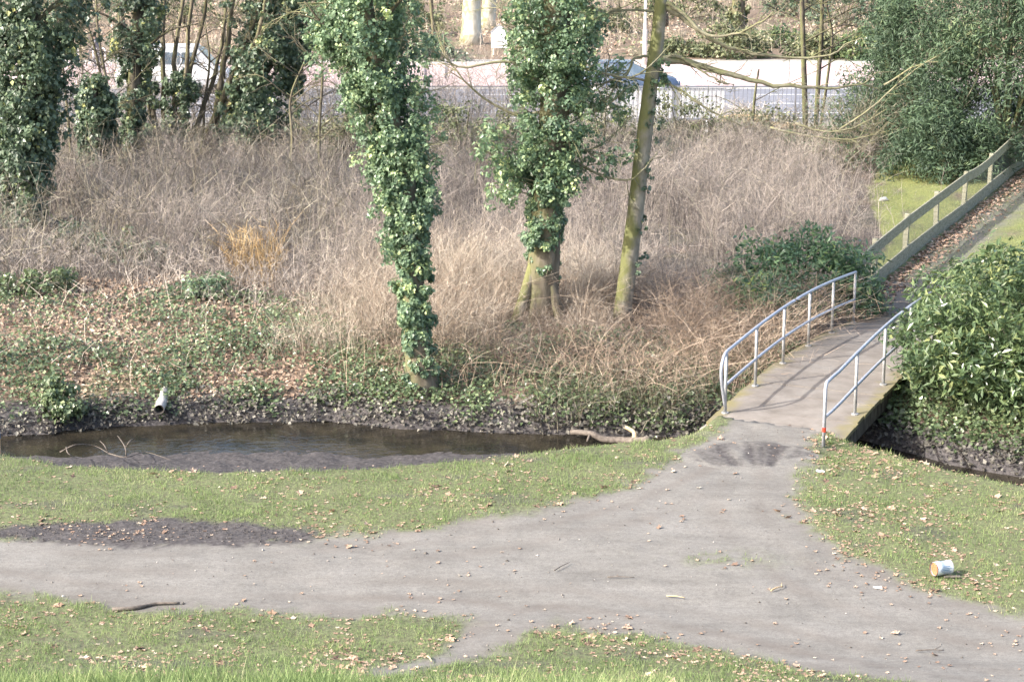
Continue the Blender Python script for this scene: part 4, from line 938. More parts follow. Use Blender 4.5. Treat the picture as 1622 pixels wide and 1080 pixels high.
def leafy(x, y):
    f = F_(x); s = y - f
    return (s > .45) & (s < 8.5) & (x < -2.0 + 1.5 * fbm(x, y, 2) - .25 * (s - 3)) & (gb.random(len(x)) < .8 + fbm(x * .7, y * .7, 44) * 1.4)
carpet(38000, -13, -1.0, 32, 42, leafy, .085, .058, 'dead_leaf', 'leaf_litter', 'fallen orange-brown leaves blanketing the left part of the far bank', 'leaves', (.0, .07))
def ivyz(x, y):
    s = y - F_(x); d = np.interp(x, [-9, -5, -2.5, 5], [.38, .62, 1.0, 1.0]); d = np.where(s > 3.5, d * .55, d)
    return (s > .12 + .5 * fbm(x * 1.1, y * 0, 6)) & (s < np.interp(x, [-9, -3, 1, 5], [7, 5.6, 4.2, 4.2])) & (gb.random(len(x)) < d * (.85 + 3.2 * fbm(x * 1.3, y * 1.3, 55)))
carpet(82000, -11, 5.4, .05, 7, ivyz, .07, .066, 'ground_ivy', 'ground_ivy', 'low green ivy creeping over the far bank above the water', 'ivy', (.02, .24), relf=True)
def ivyr(x, y):
    s = y - F_(x); return (s > .25) & (s < 4.2) & (x > 4.85 + .478 * (y - 27.9))
carpet(16000, 4.6, 11, .2, 4.2, ivyr, .08, .075, 'ground_ivy', 'ground_ivy', 'shaded ivy carpet on the bank right of the footbridge under the laurel', 'ivy', (.02, .2), relf=True)
def mudz(x, y):
    s = y - F_(x); return (s > -.05 + .2 * fbm(x * 2, y, 3)) & (s < .36 + .7 * fbm(x * 1.3, y, 13)) & (np.abs(x - 4.6) > .1)
carpet(15000, -11, 10, -.15, 1.1, mudz, .075, .058, 'mud_ivy', 'muddy_ivy', 'mud-coated grey ivy leaves fringing the waterline', 'ivy', (.02, .26), tilt=.8, relf=True)

# pale bramble shrubs in front of the railing
for q, (px, py, y0, e, lab) in enumerate(((735, 250, 55.5, (1.6, 1.0, 1.9), 'pale mottled bramble shrub between the two big ivy trees'), (800, 232, 56.5, (1.4, 1.0, 1.8), 'pale bramble shrub directly left of the forked ivy tree'),
        (955, 225, 58, (1.6, 1.0, 1.9), 'pale green bramble shrub between the forked ivy tree and the mossy tree'), (1075, 215, 61.0, (1.9, .9, 1.8), 'yellow-green bramble shrub just right of the mossy tree'),
        (1190, 215, 63.0, (2.0, .8, 1.1), 'sparse bramble shrub beneath the log pile'), (1048, 240, 59, (.45, .4, .6), 'small blue-green shrub right of the mossy trunk'),
        (560, 240, 57, (1.9, 1.0, 1.7), 'brownish bramble shrub left of the waterside ivy tree'))):
    p = at(px, py + 20, .3); x = (px - 811) / FPX * y0 * 1.01
    bush('bramble_shrub', lab, 'shrub', (x, y0), e, 60, 34, .10, .06, 'pale_bush' if q != 5 else 'ivy_dark', 70 + q, (.2, .38), .8, twig=120 if q != 5 else 20)

# ------------------------------------------------------------------ lawn grass and leaves
gg = np.random.default_rng(91)
def blades(n, x0, x1, y0, y1, hgt, wid, cond, seed_t=0.0):
    P = scatter(n, x0, x1, y0, y1, None, gg); M = masks(P[:, 0], P[:, 1])
    keep = (gg.random(len(P)) > np.clip(M['m_path'] * 1.25 + M['m_mud_dark'] * 1.2, 0, 1)) & (P[:, 1] < N_(P[:, 0]) + .12) & cond(P[:, 0], P[:, 1])
    keep &= gg.random(len(P)) < .75 + 1.2 * fbm(P[:, 0] * 1.6, P[:, 1] * 1.6, 15)
    P = P[keep]; z = height(P[:, 0], P[:, 1]); n = len(P)
    h = hgt * gg.uniform(.5, 1.4, n) * np.clip(1 + 2.6 * fbm(P[:, 0] * 3.5, P[:, 1] * 3.5, 16), .25, 2.2); a = gg.uniform(0, 6.283, n); w = wid * gg.uniform(.7, 1.3, n)
    ln = gg.normal(0, .45, (n, 2)) * h[:, None]
    s = np.stack([np.cos(a), np.sin(a), np.zeros(n)], 1) * (w / 2)[:, None]; b = np.column_stack([P, z - .005]); tip = b + np.column_stack([ln, h])
    V = np.stack([b - s, b + s, tip], 1).reshape(-1, 3)
    t = np.clip(gg.normal(.45, .18, n) + 1.1 * fbm(P[:, 0] * 1.4, P[:, 1] * 1.4, 18) + seed_t, 0, 1)
    return V, np.arange(len(V)).reshape(-1, 3), np.repeat(t, 3)
V, F, T = blades(430000, -11, 11, 16.5, 30, .05, .0075, lambda x, y: np.abs(x) < y * .31 + .3)
o = stuff('grass', V, F, G['grass'], T, '', '', SET['lawn'])
V, F, T = blades(52000, -3.6, 3.6, 7.0, 9.2, .075, .006, lambda x, y: np.abs(x) < y * .36, .12)
o = stuff('grass', V, F, G['grass'], T, '', '', SET['lawn'])
V, F, T = blades(1, 0, 1, 20, 21, .05, .006, lambda x, y: x > 5)[0:3] if False else (None, None, None)

def dead_leaf_mesh(seed, tint):
    g = np.random.default_rng(seed); k = 10; th = np.linspace(0, 2 * math.pi, k, endpoint=False)
    r = .5 * (1 + .38 * np.where(np.arange(k) % 2 == 0, 1, -1) * g.uniform(.5, 1, k)); V = np.stack([r * np.cos(th), .8 * r * np.sin(th), g.uniform(0, .26, k) * (g.random(k) > .2)], 1)
    V = np.vstack([V, [[0, 0, 0.02]]]); F = np.array([[q, (q + 1) % k, k] for q in range(k)])
    return V, F, np.full(k + 1, tint)
lm = [mesh_np('fallen_leaf', *dead_leaf_mesh(q, tt)[:2], G['lawn_leaf'], tint=np.full(11, tt), link=False) for q, tt in enumerate((.15, .35, .5, .62, .75, .9))]
def lawn_pts(n, seed):
    g = np.random.default_rng(seed); P = scatter(n, -9, 9, 17.5, 29, None, g); M = masks(P[:, 0], P[:, 1])
    edge = np.exp(-(M['sd'] / .35) ** 2)
    pr = np.where(P[:, 0] > 3.8, 1.0, .42) * (1 - .93 * M['m_path']) + .3 * edge * (1 - .7 * M['m_path']) + .2 * M['m_mud_dark'] + .5 * (P[:, 1] < 21) * (1 - .95 * M['m_path'])
    pr *= .12 + 4.5 * np.clip(fbm(P[:, 0] * 1.6, P[:, 1] * 1.6, 19) + .06, 0, 1)
    k = (g.random(n) < pr) & (P[:, 1] < N_(P[:, 0]) + np.where(g.random(n) < .12, 2.6, .3)) & (np.abs(P[:, 0]) < P[:, 1] * .3)
    return P[k], g
P, g = lawn_pts(34000, 92)
big = P[:300]; rest = P[300:6300]
zb = height(big[:, 0], big[:, 1])
for (x, y), z in zip(big, zb):
    o = bpy.data.objects.new('fallen_leaf', lm[g.integers(6)]); C.objects.link(o); o.parent = SET['lawn']
    s = g.uniform(.07, .12); o.scale = (s, s, s); o.location = (x, y, z + .004); o.rotation_euler = (g.normal(0, .3), g.normal(0, .3), g.uniform(0, 6.28))
Vs, Fs, Ts, off = [], [], [], 0
zr = height(rest[:, 0], rest[:, 1])
for i, (x, y) in enumerate(rest):
    V, F, T = dead_leaf_mesh(100 + i % 40, 0); a = g.uniform(0, 6.28); s = g.uniform(.02, .065)
    V = V * s; V = np.stack([V[:, 0] * math.cos(a) - V[:, 1] * math.sin(a), V[:, 0] * math.sin(a) + V[:, 1] * math.cos(a), V[:, 2]], 1) + [x, y, zr[i] + .004]
    Vs.append(V); Fs.append(F + off); off += len(V); Ts.append(np.full(len(V), g.beta(2.2, 1.8)))
stuff('small_fallen_leaves', np.concatenate(Vs), np.concatenate(Fs), G['lawn_leaf'], np.concatenate(Ts), '', '', SET['lawn'])
# leaves along the far path beside the fence
P = []; 
for q in range(2000):
    t = gb.random(); y = 37.5 + 21 * t; P.append((fence_x(y) + .2 + abs(gb.normal(0, .36)), y))
P = np.array(P); z = height(P[:, 0], P[:, 1]) + .015; V, F = leafset(np.column_stack([P, z]), np.array([0, 0, 1.0]) + gb.normal(size=(len(P), 3)) * .3, .11, .08, 0, .2, gb)
stuff('path_leaf_litter', V, F, G['lawn_leaf'], np.repeat(gb.beta(2, 2, len(P)) * .8 + .15, 4), 'brown fallen leaves drifted along the foot of the wooden fence', 'leaves')
# moss-lawn short grass
def mossy(x, y): return (x > np.interp(y, [41, 45, 54, 60], [fence_x(41) - .2, 9.2, 10.3, 12]))
P = scatter(16000, 8, 20, 41, 60, mossy, gg); n = len(P); z = height(P[:, 0], P[:, 1]); a = gg.uniform(0, 6.28, n); s = np.stack([np.cos(a), np.sin(a), 0 * a], 1) * .007; b = np.column_stack([P, z])
V = np.stack([b - s, b + s, b + np.column_stack([gg.normal(0, .03, (n, 2)), gg.uniform(.02, .06, n)])], 1).reshape(-1, 3)
stuff('mossy_grass', V, np.arange(3 * n).reshape(-1, 3), G['grass'], np.repeat(gg.beta(4, 3, n) * .9 + .1, 3), 'short yellow-green mossy grass behind the wooden fence', 'grass')

# churned mud in front of the bridge
mc = at(1185, 722, 0); U, Vv = np.meshgrid(np.linspace(-1, 1, 90), np.linspace(-1, 1, 90)); rr2 = np.hypot(U, Vv)
th_ = np.arctan2(Vv + 2.6, U); x = U * 1.2 + mc[0]; y = Vv * .8 + mc[1]
fade = sstep(1.0, .55, rr2 + .5 * fbm(U * 3, Vv * 3, 3)); fur = fbm(th_ * 16 + 1.2 * fbm(U * 2, Vv * 2, 8), rr2 * .9 + U * .6, 8, 3); z = height(x.ravel(), y.ravel()).reshape(U.shape) - .012 + fade * (.018 + .05 * fur * (.6 + fbm(U * 2.5, Vv * 2.5, 6)) + .012 * fbm(U * 9, Vv * 9, 5))
k = 90; ii = (np.arange(k - 1)[:, None] * k + np.arange(k - 1)[None]).ravel()
o = mesh_np('churned_mud', np.stack([x, y, z], -1).reshape(-1, 3), np.stack([ii, ii + 1, ii + 1 + k, ii + k], 1), G['terrain'], attrs=dict(m_path=np.ones(k * k), m_mud_dark=(sstep(.62, 1, fade) * np.clip(.62 - 2.2 * fur, .15, .95)).ravel(), m_litter=np.zeros(k * k), m_moss=np.zeros(k * k)), smooth=True)
o['kind'] = 'structure'

g = np.random.default_rng(96); P = scatter(9000, -8, 8, 18.5, 29, None, g); M_ = masks(P[:, 0], P[:, 1]); P = P[(M_['m_path'] > .7) & (np.abs(P[:, 0]) < P[:, 1] * .3)][:1100]; zz = height(P[:, 0], P[:, 1]); n = len(P); sz = g.exponential(.004, n) + .003
oc = np.array([[1, 0, 0], [0, 1, 0], [-1, 0, 0], [0, -1, 0], [0, 0, .8]])
V = (np.column_stack([P, zz])[:, None] + oc[None] * sz[:, None, None] * g.uniform(.6, 1.3, (n, 5, 1))).reshape(-1, 3); k5 = np.arange(n)[:, None, None] * 5
G['grit'] = leaf_mat('path_grit', [(0, (.07, .06, .05)), (.6, (.22, .2, .18)), (.9, (.34, .31, .28)), (1, (.55, .52, .48))], .9, .2, 0)
stuff('path_grit', V, (k5 + np.array([[0, 1, 4], [1, 2, 4], [2, 3, 4], [3, 0, 4]])[None]).reshape(-1, 3), G['grit'], np.repeat(g.random(n), 5), '', '', SET['path'])
# clods in the muddy strip
g = np.random.default_rng(95); V, F, T, off = [], [], [], 0
P = scatter(5000, -8, -1, 23.5, 26, None, g); P = P[poly_sd(P, MUD_STRIP) + .3 * fbm(P[:, 0] * 2, P[:, 1] * 2, 4) > 0][:900]
for (x, y) in P:
    s = g.uniform(.004, .017); v = np.array([[1, 0, 0], [0, 1, 0], [-1, 0, 0], [0, -1, 0], [0, 0, .8], [0, 0, -.5]]) * s * g.uniform(.6, 1.3, (6, 1)) + [x, y, hz(x, y) + .005]
    V.append(v); F.append(np.array([[0, 1, 4], [1, 2, 4], [2, 3, 4], [3, 0, 4], [1, 0, 5], [2, 1, 5], [3, 2, 5], [0, 3, 5]]) + off); off += 6; T.append(np.full(6, g.random()))
G['clod'] = noise_mat('mud_clod', (.05, .045, .042), (.14, .125, .115), 12, .95)
stuff('mud_clods', np.concatenate(V), np.concatenate(F), G['clod'], np.concatenate(T), '', '', SET['path'])

# ------------------------------------------------------------------ small things
pp0 = at(254, 637, -.33); t = thing('drain_pipe', 'grey clay drain pipe poking out of the leafy bank above the water', 'pipe', (pp0[0], pp0[1], -.40))
ring = lambda r: np.array([[r * math.cos(a), 0, r * math.sin(a)] for a in np.linspace(0, 2 * math.pi, 20, endpoint=False)])
d = np.array([.05, -1, -.12]); prof = [(-.75, .088), (-.22, .088), (-.20, .098), (-.1, .098), (-.08, .086), (.16, .086), (.16, .068), (-.6, .066)]
V = []; Q = []
for i, (s, r) in enumerate(prof):
    V.append(ring(r) + d * s)
    if i: Q += [[(i - 1) * 20 + j, (i - 1) * 20 + (j + 1) % 20, i * 20 + (j + 1) % 20, i * 20 + j] for j in range(20)]
V = np.concatenate(V); Q = np.array(Q)
MB().add(V[:120], Q[:100]).build('pipe', G['pipe'], t, True); MB().add(V[100:], Q[100:] - 100).build('bore', G['pipe_in'], t, True)

ax = np.array([at(905, 684, -.62), at(935, 686, -.58), at(955, 695, -.66), at(985, 697, -.66), at(1005, 698, -.62), at(1028, 697, -.5)])
t = thing('fallen_log', 'crooked bare log lying in the water beside the near bank', 'log', tuple(ax[0])); a = ax - ax[0]
MB().tube(spline(a, 24), np.linspace(.045, .07, 24), 10, jitter=.15).build('log', G['log'], t, True)
MB().tube([a[1], a[1] + [-.06, -.15, -.1]], [.025, .015], 7).build('stub', G['log'], t, True)
MB().tube(spline([a[4], a[4] + [.0, .1, .12], a[4] + [-.15, .15, .2]], 6), np.linspace(.05, .03, 6), 7).build('stub', G['cut_wood'], t, True)

def stick(label, pxs, r, z=.02, name='fallen_stick', mat='log', fork=None, z_abs=None):
    P = np.array([at(p[0], p[1], 0) for p in pxs])
    if z_abs is None: P[:, 2] = height(P[:, 0], P[:, 1]) + z
    else: P[:, 2] = z_abs
    t = thing(name, label, 'stick', tuple(P[0])); a = P - P[0]
    if len(a) == 2: a = np.array([a[0], a.mean(0) + [0, 0, r], a[1]])
    MB().tube(spline(a, 12), np.linspace(r, r * .5, 12), 6, jitter=.2).build('stem', G[mat], t, True)
    if fork:
        f = np.array([at(p[0], p[1], 0) for p in fork]); f[:, 2] = height(f[:, 0], f[:, 1]) + z + r; f -= P[0]
        MB().tube(f, [r * .7, r * .3], 5).build('twig', G[mat], t, True)
stick('mossy branch lying along the lower edge of the path on the left', [(178, 968), (215, 966), (245, 958), (285, 957)], .03)
stick('short forked twig on the path near the right-hand lawn', [(1221, 937), (1240, 931)], .012, mat='cut_wood', fork=[(1238, 932), (1238, 926)])
stick('pale short stick in the middle of the path', [(1056, 944), (1085, 947)], .010, mat='cut_wood')
stick('thin straight dark stick on the path', [(962, 916), (1005, 917)], .008)
stick('thin bent twig lying on the path below the lawn point', [(878, 906), (902, 893)], .007)
stick('thin twig near the bottom right part of the path', [(1450, 1039), (1495, 1038)], .008, fork=[(1480, 1038), (1490, 1032)])
stick('pale twig standing out beside the worn track at the bottom', [(677, 1052), (684, 1066)], .012, mat='cut_wood')
# dead branch washed onto the mud
t = thing('dead_branch', 'bleached dead branch with bare twigs stranded on the mud of the stream', 'branch', tuple(at(170, 722, -.45)))
b0 = at(170, 722, -.45)
for q, pts in enumerate(([(95, 716), (120, 704), (150, 706), (172, 718)], [(172, 718), (200, 724), (230, 716), (270, 728)], [(172, 718), (165, 705), (158, 698)], [(200, 722), (198, 708), (190, 695), (186, 690)], [(198, 710), (206, 698), (212, 694)], [(105, 708), (108, 718), (122, 726)])):
    P = np.array([at(p[0], p[1], -.42 + (.12 if k_ == 1 else 0)) for k_, p in enumerate(pts)]) - b0
    MB().tube(spline(P, 10), np.linspace(.012, .005, 10), 5, jitter=.2).build('branch', G['log'], t, True)

# paint tin on the right lawn
c = at(1491, 912, 0.0); t = thing('paint_tin', 'rusty-ended white and blue tin lying on its side on the right lawn', 'tin', (c[0], c[1], hz(c[0], c[1]) + .018), .35)
th = np.linspace(0, 2 * math.pi, 28, endpoint=False); r = .088; L = .115
def cylx(prof): 
    V = []; Q = []
    for i, (xx, rr_) in enumerate(prof):
        V.append(np.stack([np.full(28, xx), rr_ * np.cos(th), rr_ * np.sin(th) + r], 1))
        if i: Q += [[(i - 1) * 28 + (j + 1) % 28, (i - 1) * 28 + j, i * 28 + j, i * 28 + (j + 1) % 28] for j in range(28)]
    return np.concatenate(V), Q
MB().add(*cylx([(-L, r - .004), (-L + .006, r), (-.02, r), (-.018, r - .002), (L - .008, r - .002), (L, r)])).build('body', G['tin'], t, True)
MB().add(*cylx([(-L - .004, r + .003), (-L + .008, r + .003)])).build('rim', G['rust'], t, True); MB().add(*cylx([(L - .006, r + .003), (L + .006, r + .003)])).build('rim', G['steel_worn'], t, True)
MB().add(*cylx([(-L + .012, r - .01), (-L + .013, .05), (-L + .02, .048), (-L + .02, .002)])).build('lid', G['rust'], t)
mb = MB()
for k_, (a0, a1, x0, x1) in enumerate(((2.85, 2.95, -.05, .09), (3.08, 3.22, -.06, .06), (3.35, 3.42, -.05, .085), (3.6, 3.65, -.02, .08), (2.6, 2.68, -.03, .07))):
    aa = np.linspace(a0, a1, 4); ro = r + .0015
    V = [[xx, ro * math.cos(a_), ro * math.sin(a_) + r] for a_ in aa for xx in (x0, x1)]; mb.add(V, [[2 * q, 2 * q + 1, 2 * q + 3, 2 * q + 2] for q in range(3)])
mb.build('printed_lettering', G['tin_print'], t)
c2 = at(1508, 916, 0); t = thing('wood_scrap', 'flat grey scrap of wood lying beside the rusty tin', 'wood', (c2[0], c2[1], hz(c2[0], c2[1]) + .03), .1); MB().box((0, 0, 0), (.2, .05, .015)).add([(-.1, -.025, .0076), (.1, -.025, .0076), (.06, .0, .013), (-.06, .0, .013), (.1, .025, .0076), (-.1, .025, .0076)], [[0, 1, 2, 3], [3, 2, 4, 5]]).build('board', G['log'], t)
for (px, py, s, lab, sd) in ((1299, 747, .06, 'crumpled scrap of white paper beside the churned mud', 5), (568 * .296 + 1222, 929, .05, 'crumpled scrap of white paper on the path below the tin', 6)):
    c = at(px, py, 0); g = np.random.default_rng(sd); U, W2 = np.meshgrid(np.linspace(-1, 1, 6), np.linspace(-1, 1, 5)); V = np.stack([U * s + g.normal(0, s * .08, U.shape), W2 * s * .7 + g.normal(0, s * .08, U.shape), g.uniform(0, s * .55, U.shape)], -1).reshape(-1, 3)
    q = [[j * 6 + i, j * 6 + i + 1, j * 6 + i + 7, j * 6 + i + 6] for j in range(4) for i in range(5)]
    o = mesh_np('paper_scrap', V, np.array(q), G['white']); o.location = (c[0], c[1], hz(c[0], c[1]) - .012); tag(o, lab, 'paper')
c = at(1400, 319, .1); g = np.random.default_rng(3)
mb = MB().tube([(-.12, 0, 0), (-.07, 0, .04), (.05, .02, .05), (.12, 0, .02)], [.03, .07, .065, .02], 9, jitter=.2); o = mb.build('pale_stone', G['stone'], None, True); o.location = (c[0], c[1], hz(c[0], c[1])); tag(o, 'single pale stone on the mossy lawn behind the fence', 'stone')
c = at(-2, 716, 0); t = thing('marker_post', 'pale wooden post with blue top at the left edge by the stream', 'post', (c[0] - .05, c[1] + .1, hz(c[0], c[1]) - .05)); MB().box((0, 0, .16), (.09, .09, .42)).build('shaft', G['orange_post'], t); MB().box((0, 0, .43), (.094, .094, .12)).build('painted_top', G['blue_paint'], t)

# log and branch pile by the railing
lx, ly = (1170 - 811) / FPX * 66.2, 65.6
for q, (dx, dz, L, rz, r, lab) in enumerate(((-.6, .14, 3.4, .05, .16, 'long pale log at the bottom of the pile by the railing'), (.7, .15, 2.4, -.12, .13, 'broken-ended light log at the right end of the pile by the railing'), (.1, .40, 1.6, .2, .14, 'shorter log on top of the pile by the railing'))):
    t = thing('felled_log', lab, 'log', (lx + dx, ly - .25 * q, hz(lx + dx, ly) + dz + .1), rz)
    MB().tube(spline([(-L / 2, 0, 0), (-L / 6, .05, .05), (L / 6, -.03, .02), (L / 2, 0, .0)], 10), r, 12, jitter=.1, cap=False).build('bark', G['log'] if q == 0 else G['cut_wood'], t, True)
    for e in (-1, 1): MB().tube([(e * (L / 2 - .01), 0, 0), (e * (L / 2 + .012), 0, 0)], r * .97, 12).build('cut_end', G['cut_wood'], t)
t = thing('brushwood_heap', 'heap of cut twigs piled on the logs by the railing', 'twigs', (lx + .1, ly - .1, hz(lx, ly) + .3))
n = 150; g = np.random.default_rng(4); xy = np.stack([g.normal(0, .5, n), g.normal(0, .3, n)], 1); V, F, T = stems(xy, g.uniform(.4, 1.1, n), np.full(n, .02), g, .9, .4, 3, z=np.zeros(n)); o = mesh_np('twigs', V, F, G['straw'], t, tint=T); o['kind'] = 'stuff'
o = MB().box((0, 0, .18), (.1, .08, .45)).add([(-.05, -.04, .405), (.05, -.04, .405), (.05, .04, .405), (-.05, .04, .405), (0, 0, .45)], None, [[0, 1, 4], [1, 2, 4], [2, 3, 4], [3, 0, 4]]).build('white_post', G['white']); px_ = (1118 - 811) / FPX * 65.4; o.location = (px_, 65.2, hz(px_, 65.2)); tag(o, 'short white marker post at the left end of the log pile', 'post')

# ------------------------------------------------------------------ beyond the road
def far_tree(label, px, y0, r, h, bark, seed, nb=5, lean=0, ivy=0, group=None, name='woodland_tree'):
    g = np.random.default_rng(seed); x = (px - 811) / FPX * y0 * 1.005; z = hz(x, y0) - .05
    t = thing(name, label, 'tree', (x, y0, z), 0, group)
    a = np.array([(0, 0, 0), (lean * .3, 0, h * .3), (lean * .65 + g.normal(0, .1), 0, h * .65), (lean, 0, h)])
    P = trunk(a, [r, r * .9, r * .75, r * .45], G[bark], t, k=12, flare=r * .35, n=18)
    for q in range(nb):
        i = g.integers(6, 17); s = g.uniform(0, 6.28); l = h * g.uniform(.18, .35)
        limb(P[i], [P[i] + [math.cos(s) * l * .5, math.sin(s) * l * .5, l * .3], P[i] + [math.cos(s) * l, math.sin(s) * l, l * .7]], r * .3, .02, G[bark], t, n=8, k=6, twigs=6, tl=1.3, tw_r=.03)
    if ivy: ivy_on(spline(a, 30)[:18], [(0, r + .1), (1, r + .2)], ivy, 26, .2, .18, G['pale_bush'] if bark == 'bark' else G['ivy'], t, g, cr=(.2, .4))
    return t
far_tree('massive pale smooth trunk lit from the left beyond the road', 747, 106, .52, 13, 'bark_pale', 101, 6, .3)
far_tree('second pale trunk close behind the massive pale trunk', 773, 116, .42, 13, 'bark_pale', 102, 6, .8)
far_tree('thick ivy-flecked trunk in the wood above the pink pavement', 1163, 112, .40, 13, 'bark', 103, 5, 0, 50)
far_tree('bent thin trunk in the wood left of the massive pale trunk', 690, 108, .09, 7, 'bark', 104, 5, -.6)
far_tree('brown trunk in the wood behind the dark slim young tree', 1265, 125, .22, 12, 'bark', 105, 5, .4)
far_tree('orange-tinted trunk top left beyond the cyclist', 203, 112, .2, 12, 'bark', 106, 4, 0)
gf = np.random.default_rng(107)
for q in range(46):
    y0 = gf.uniform(118, 185); px = gf.uniform(-350, 1950)
    far_tree('bare tree trunk deep in the wood beyond the road', px, y0, gf.uniform(.1, .3), gf.uniform(8, 14), 'bark' if q % 3 else 'bark_dark', 200 + q, 3, gf.normal(0, .5), 0, 'bare trees deep in the wood')
# shrubs along the far verge and in the wood
for q, (px, y0, e, mat, lab) in enumerate(((1150, 97.5, (2.3, 1.0, 1.5), 'pale_bush', 'glossy grey-green shrub on the verge across the road, right of the mossy tree'), (1290, 97.5, (1.6, 1.0, 1.2), 'pale_bush', 'pale shrub on the far verge behind the slim young trees'),
        (1360, 97, (1.6, 1.0, 1.6), 'laurel', 'bright green shrub on the far verge beside the ivy-covered trunk'), (1070, 98.5, (1.6, .8, .7), 'pale_bush', 'low yellow-green weeds on the far verge behind the mossy tree'),
        (1330, 118, (2.4, 1.8, 3.0), 'ivy_dark', 'dark holly-like bush in the wood at the top right'), (1250, 128, (2.0, 1.5, 2.6), 'ivy_dark', 'dark bush in the wood at the top behind the slim young trees'), (690, 94.9, (1.5, .8, 1.5), 'ivy', 'rounded bright green bush across the road left of the pale trunk'),
        (640, 112, (3.5, 2, 2.2), 'pale_bush', 'straggly bush in the wood left of the massive pale trunk'), (940, 114, (2.5, 1.6, 1.5), 'pale_bush', 'low shrub in the wood left of the lamp post'), (830, 104, (1.2, .9, .9), 'ivy', 'green shrub at the foot of the white house-shaped board'),
        (1080, 125, (3.5, 2, 2.0), 'pale_bush', 'straggly shrub in the wood right of the lamp post'), (1215, 104, (2.5, 1.3, 1.0), 'laurel', 'low green bramble patch at the edge of the wood'), (480, 118, (4, 2, 3), 'pale_bush', 'pale thicket in the wood behind the leaning ivy stems'), (300, 122, (4, 2, 2.5), 'pale_bush', 'pale thicket in the wood behind the white van'), (110, 118, (4, 2, 4), 'ivy', 'large green bush in the wood behind the bicycle stands'))):
    x = (px - 811) / FPX * y0 * 1.005
    bush('woodland_shrub', lab, 'shrub', (x, y0), e, 70, 30, .2, .11, mat, 300 + q, (.3, .55), .8, twig=60)
gw = np.random.default_rng(108)
P = scatter(26000, -50, 50, 97.5, 190, lambda x, y: (np.abs(x) < y * .34) & (gw.random(len(x)) < .4 + 2.0 * (fbm(x * .15, y * .12, 3) + .1)), gw)
V, F, T = stems(P, gw.uniform(.4, 1.6, len(P)), gw.uniform(.012, .026, len(P)), gw, .35, .3, 3, twl=.5)
stuff('woodland_undergrowth', V, F, G['straw'], np.clip(T * .8, 0, 1), 'bare saplings and dead undergrowth across the floor of the wood', 'undergrowth')
P = scatter(30000, -50, 50, 97, 190, lambda x, y: (np.abs(x) < y * .34) & (fbm(x * .2, y * .15, 12) > -.04), gw); z = height(P[:, 0], P[:, 1]) + gw.uniform(.02, .3, len(P))
V, F = leafset(np.column_stack([P, z]), np.array([0, -.3, 1.0]) + gw.normal(size=(len(P), 3)) * .5, .24, .18, 0, .2, gw)
stuff('woodland_leaf_litter', V, F, G['dead_leaf'], np.repeat(gw.beta(3, 2, len(P)), 4), 'orange-brown fallen leaves covering the floor of the wood', 'leaves')
P = scatter(22000, -50, 50, 97, 190, lambda x, y: (np.abs(x) < y * .34) & (fbm(x * .2, y * .15, 22) > .04), gw); z = height(P[:, 0], P[:, 1]) + gw.uniform(.02, .4, len(P))
V, F = leafset(np.column_stack([P, z]), np.array([0, -.3, 1.0]) + gw.normal(size=(len(P), 3)) * .5, .24, .16, 0, .2, gw)
stuff('woodland_ground_cover', V, F, G['pale_bush'], np.repeat(gw.beta(3, 2.2, len(P)), 4), 'patches of pale green bramble and ivy on the floor of the wood', 'ground cover')

# lamp post
x = (1017 - 811) / FPX * 94.6; t = thing('lamp_post', 'pale grey street lamp post on the kerb across the road', 'lamp post', (x, 93.4, .455))
MB().tube([(0, 0, 0), (0, 0, 1.7), (0, 0, 1.75), (0, 0, 8.0)], [.11, .11, .075, .055], 14).build('pole', G['kerb'], t, True)
MB().tube(spline([(0, 0, 7.95), (0, -.4, 8.25), (0, -1.3, 8.35)], 8), .04, 8).build('arm', G['kerb'], t, True); MB().box((0, -1.6, 8.36), (.28, .8, .12)).build('lantern', G['steel'], t); MB().box((0, -1.6, 8.285), (.2, .6, .03)).build('diffuser', G['lamp_glass'], t); MB().box((0, -.112, .7), (.12, .012, .5)).build('service_door', G['steel'], t)
# white house-shaped board
x = (791 - 811) / FPX * 99.5; z0 = hz(x, 99.2); t = thing('house_shaped_board', 'white house-shaped board standing before the pale trunks across the road', 'sign', (x, 99.2, z0))
w, h0, h1 = .42, .35, 1.15; ap = 1.55
V = [(-w, y, z) for y, z in ()]; F = [(-w, h0), (w, h0), (w, h1), (0, ap), (-w, h1)]
V = [(a, -.03, b_) for a, b_ in F] + [(a, .03, b_) for a, b_ in F]; me = bpy.data.meshes.new('board'); me.from_pydata(V, [], [[0, 1, 2, 3, 4], [9, 8, 7, 6, 5]] + [[(i + 1) % 5, i, i + 5, (i + 1) % 5 + 5] for i in range(5)]); me.materials.append(G['white']); o = bpy.data.objects.new('board', me); C.objects.link(o); o.parent = t
for s in (-1, 1): MB().box((s * .3, .06, .45), (.06, .05, .98)).build('leg', G['white'], t)
for s in (-1, 1):
    q = math.atan2(ap - h1, w); MB().box((s * w / 2 * 1.03, 0, (ap + h1) / 2 + .03), (math.hypot(w, ap - h1) + .06, .12, .03), R=np.array([[math.cos(q), 0, s * math.sin(q)], [0, 1, 0], [-s * math.sin(q), 0, math.cos(q)]])).build('roof_strip', G['steel'], t)
# bollards
for (px, lab) in ((675, 'grey bollard by the pavement, left one of the pair'), (708, 'grey bollard by the pavement, right one of the pair')):
    x = (px - 811) / FPX * 86.5; t = thing('bollard', lab, 'bollard', (x, 86.2, .455)); MB().tube([(0, 0, 0), (0, 0, .86), (0, 0, .92)], [.07, .07, .04], 10).build('shaft', G['rail_paint'], t, True); MB().tube([(0, 0, .74), (0, 0, .80)], .076, 10).build('band', G['white'], t, True)
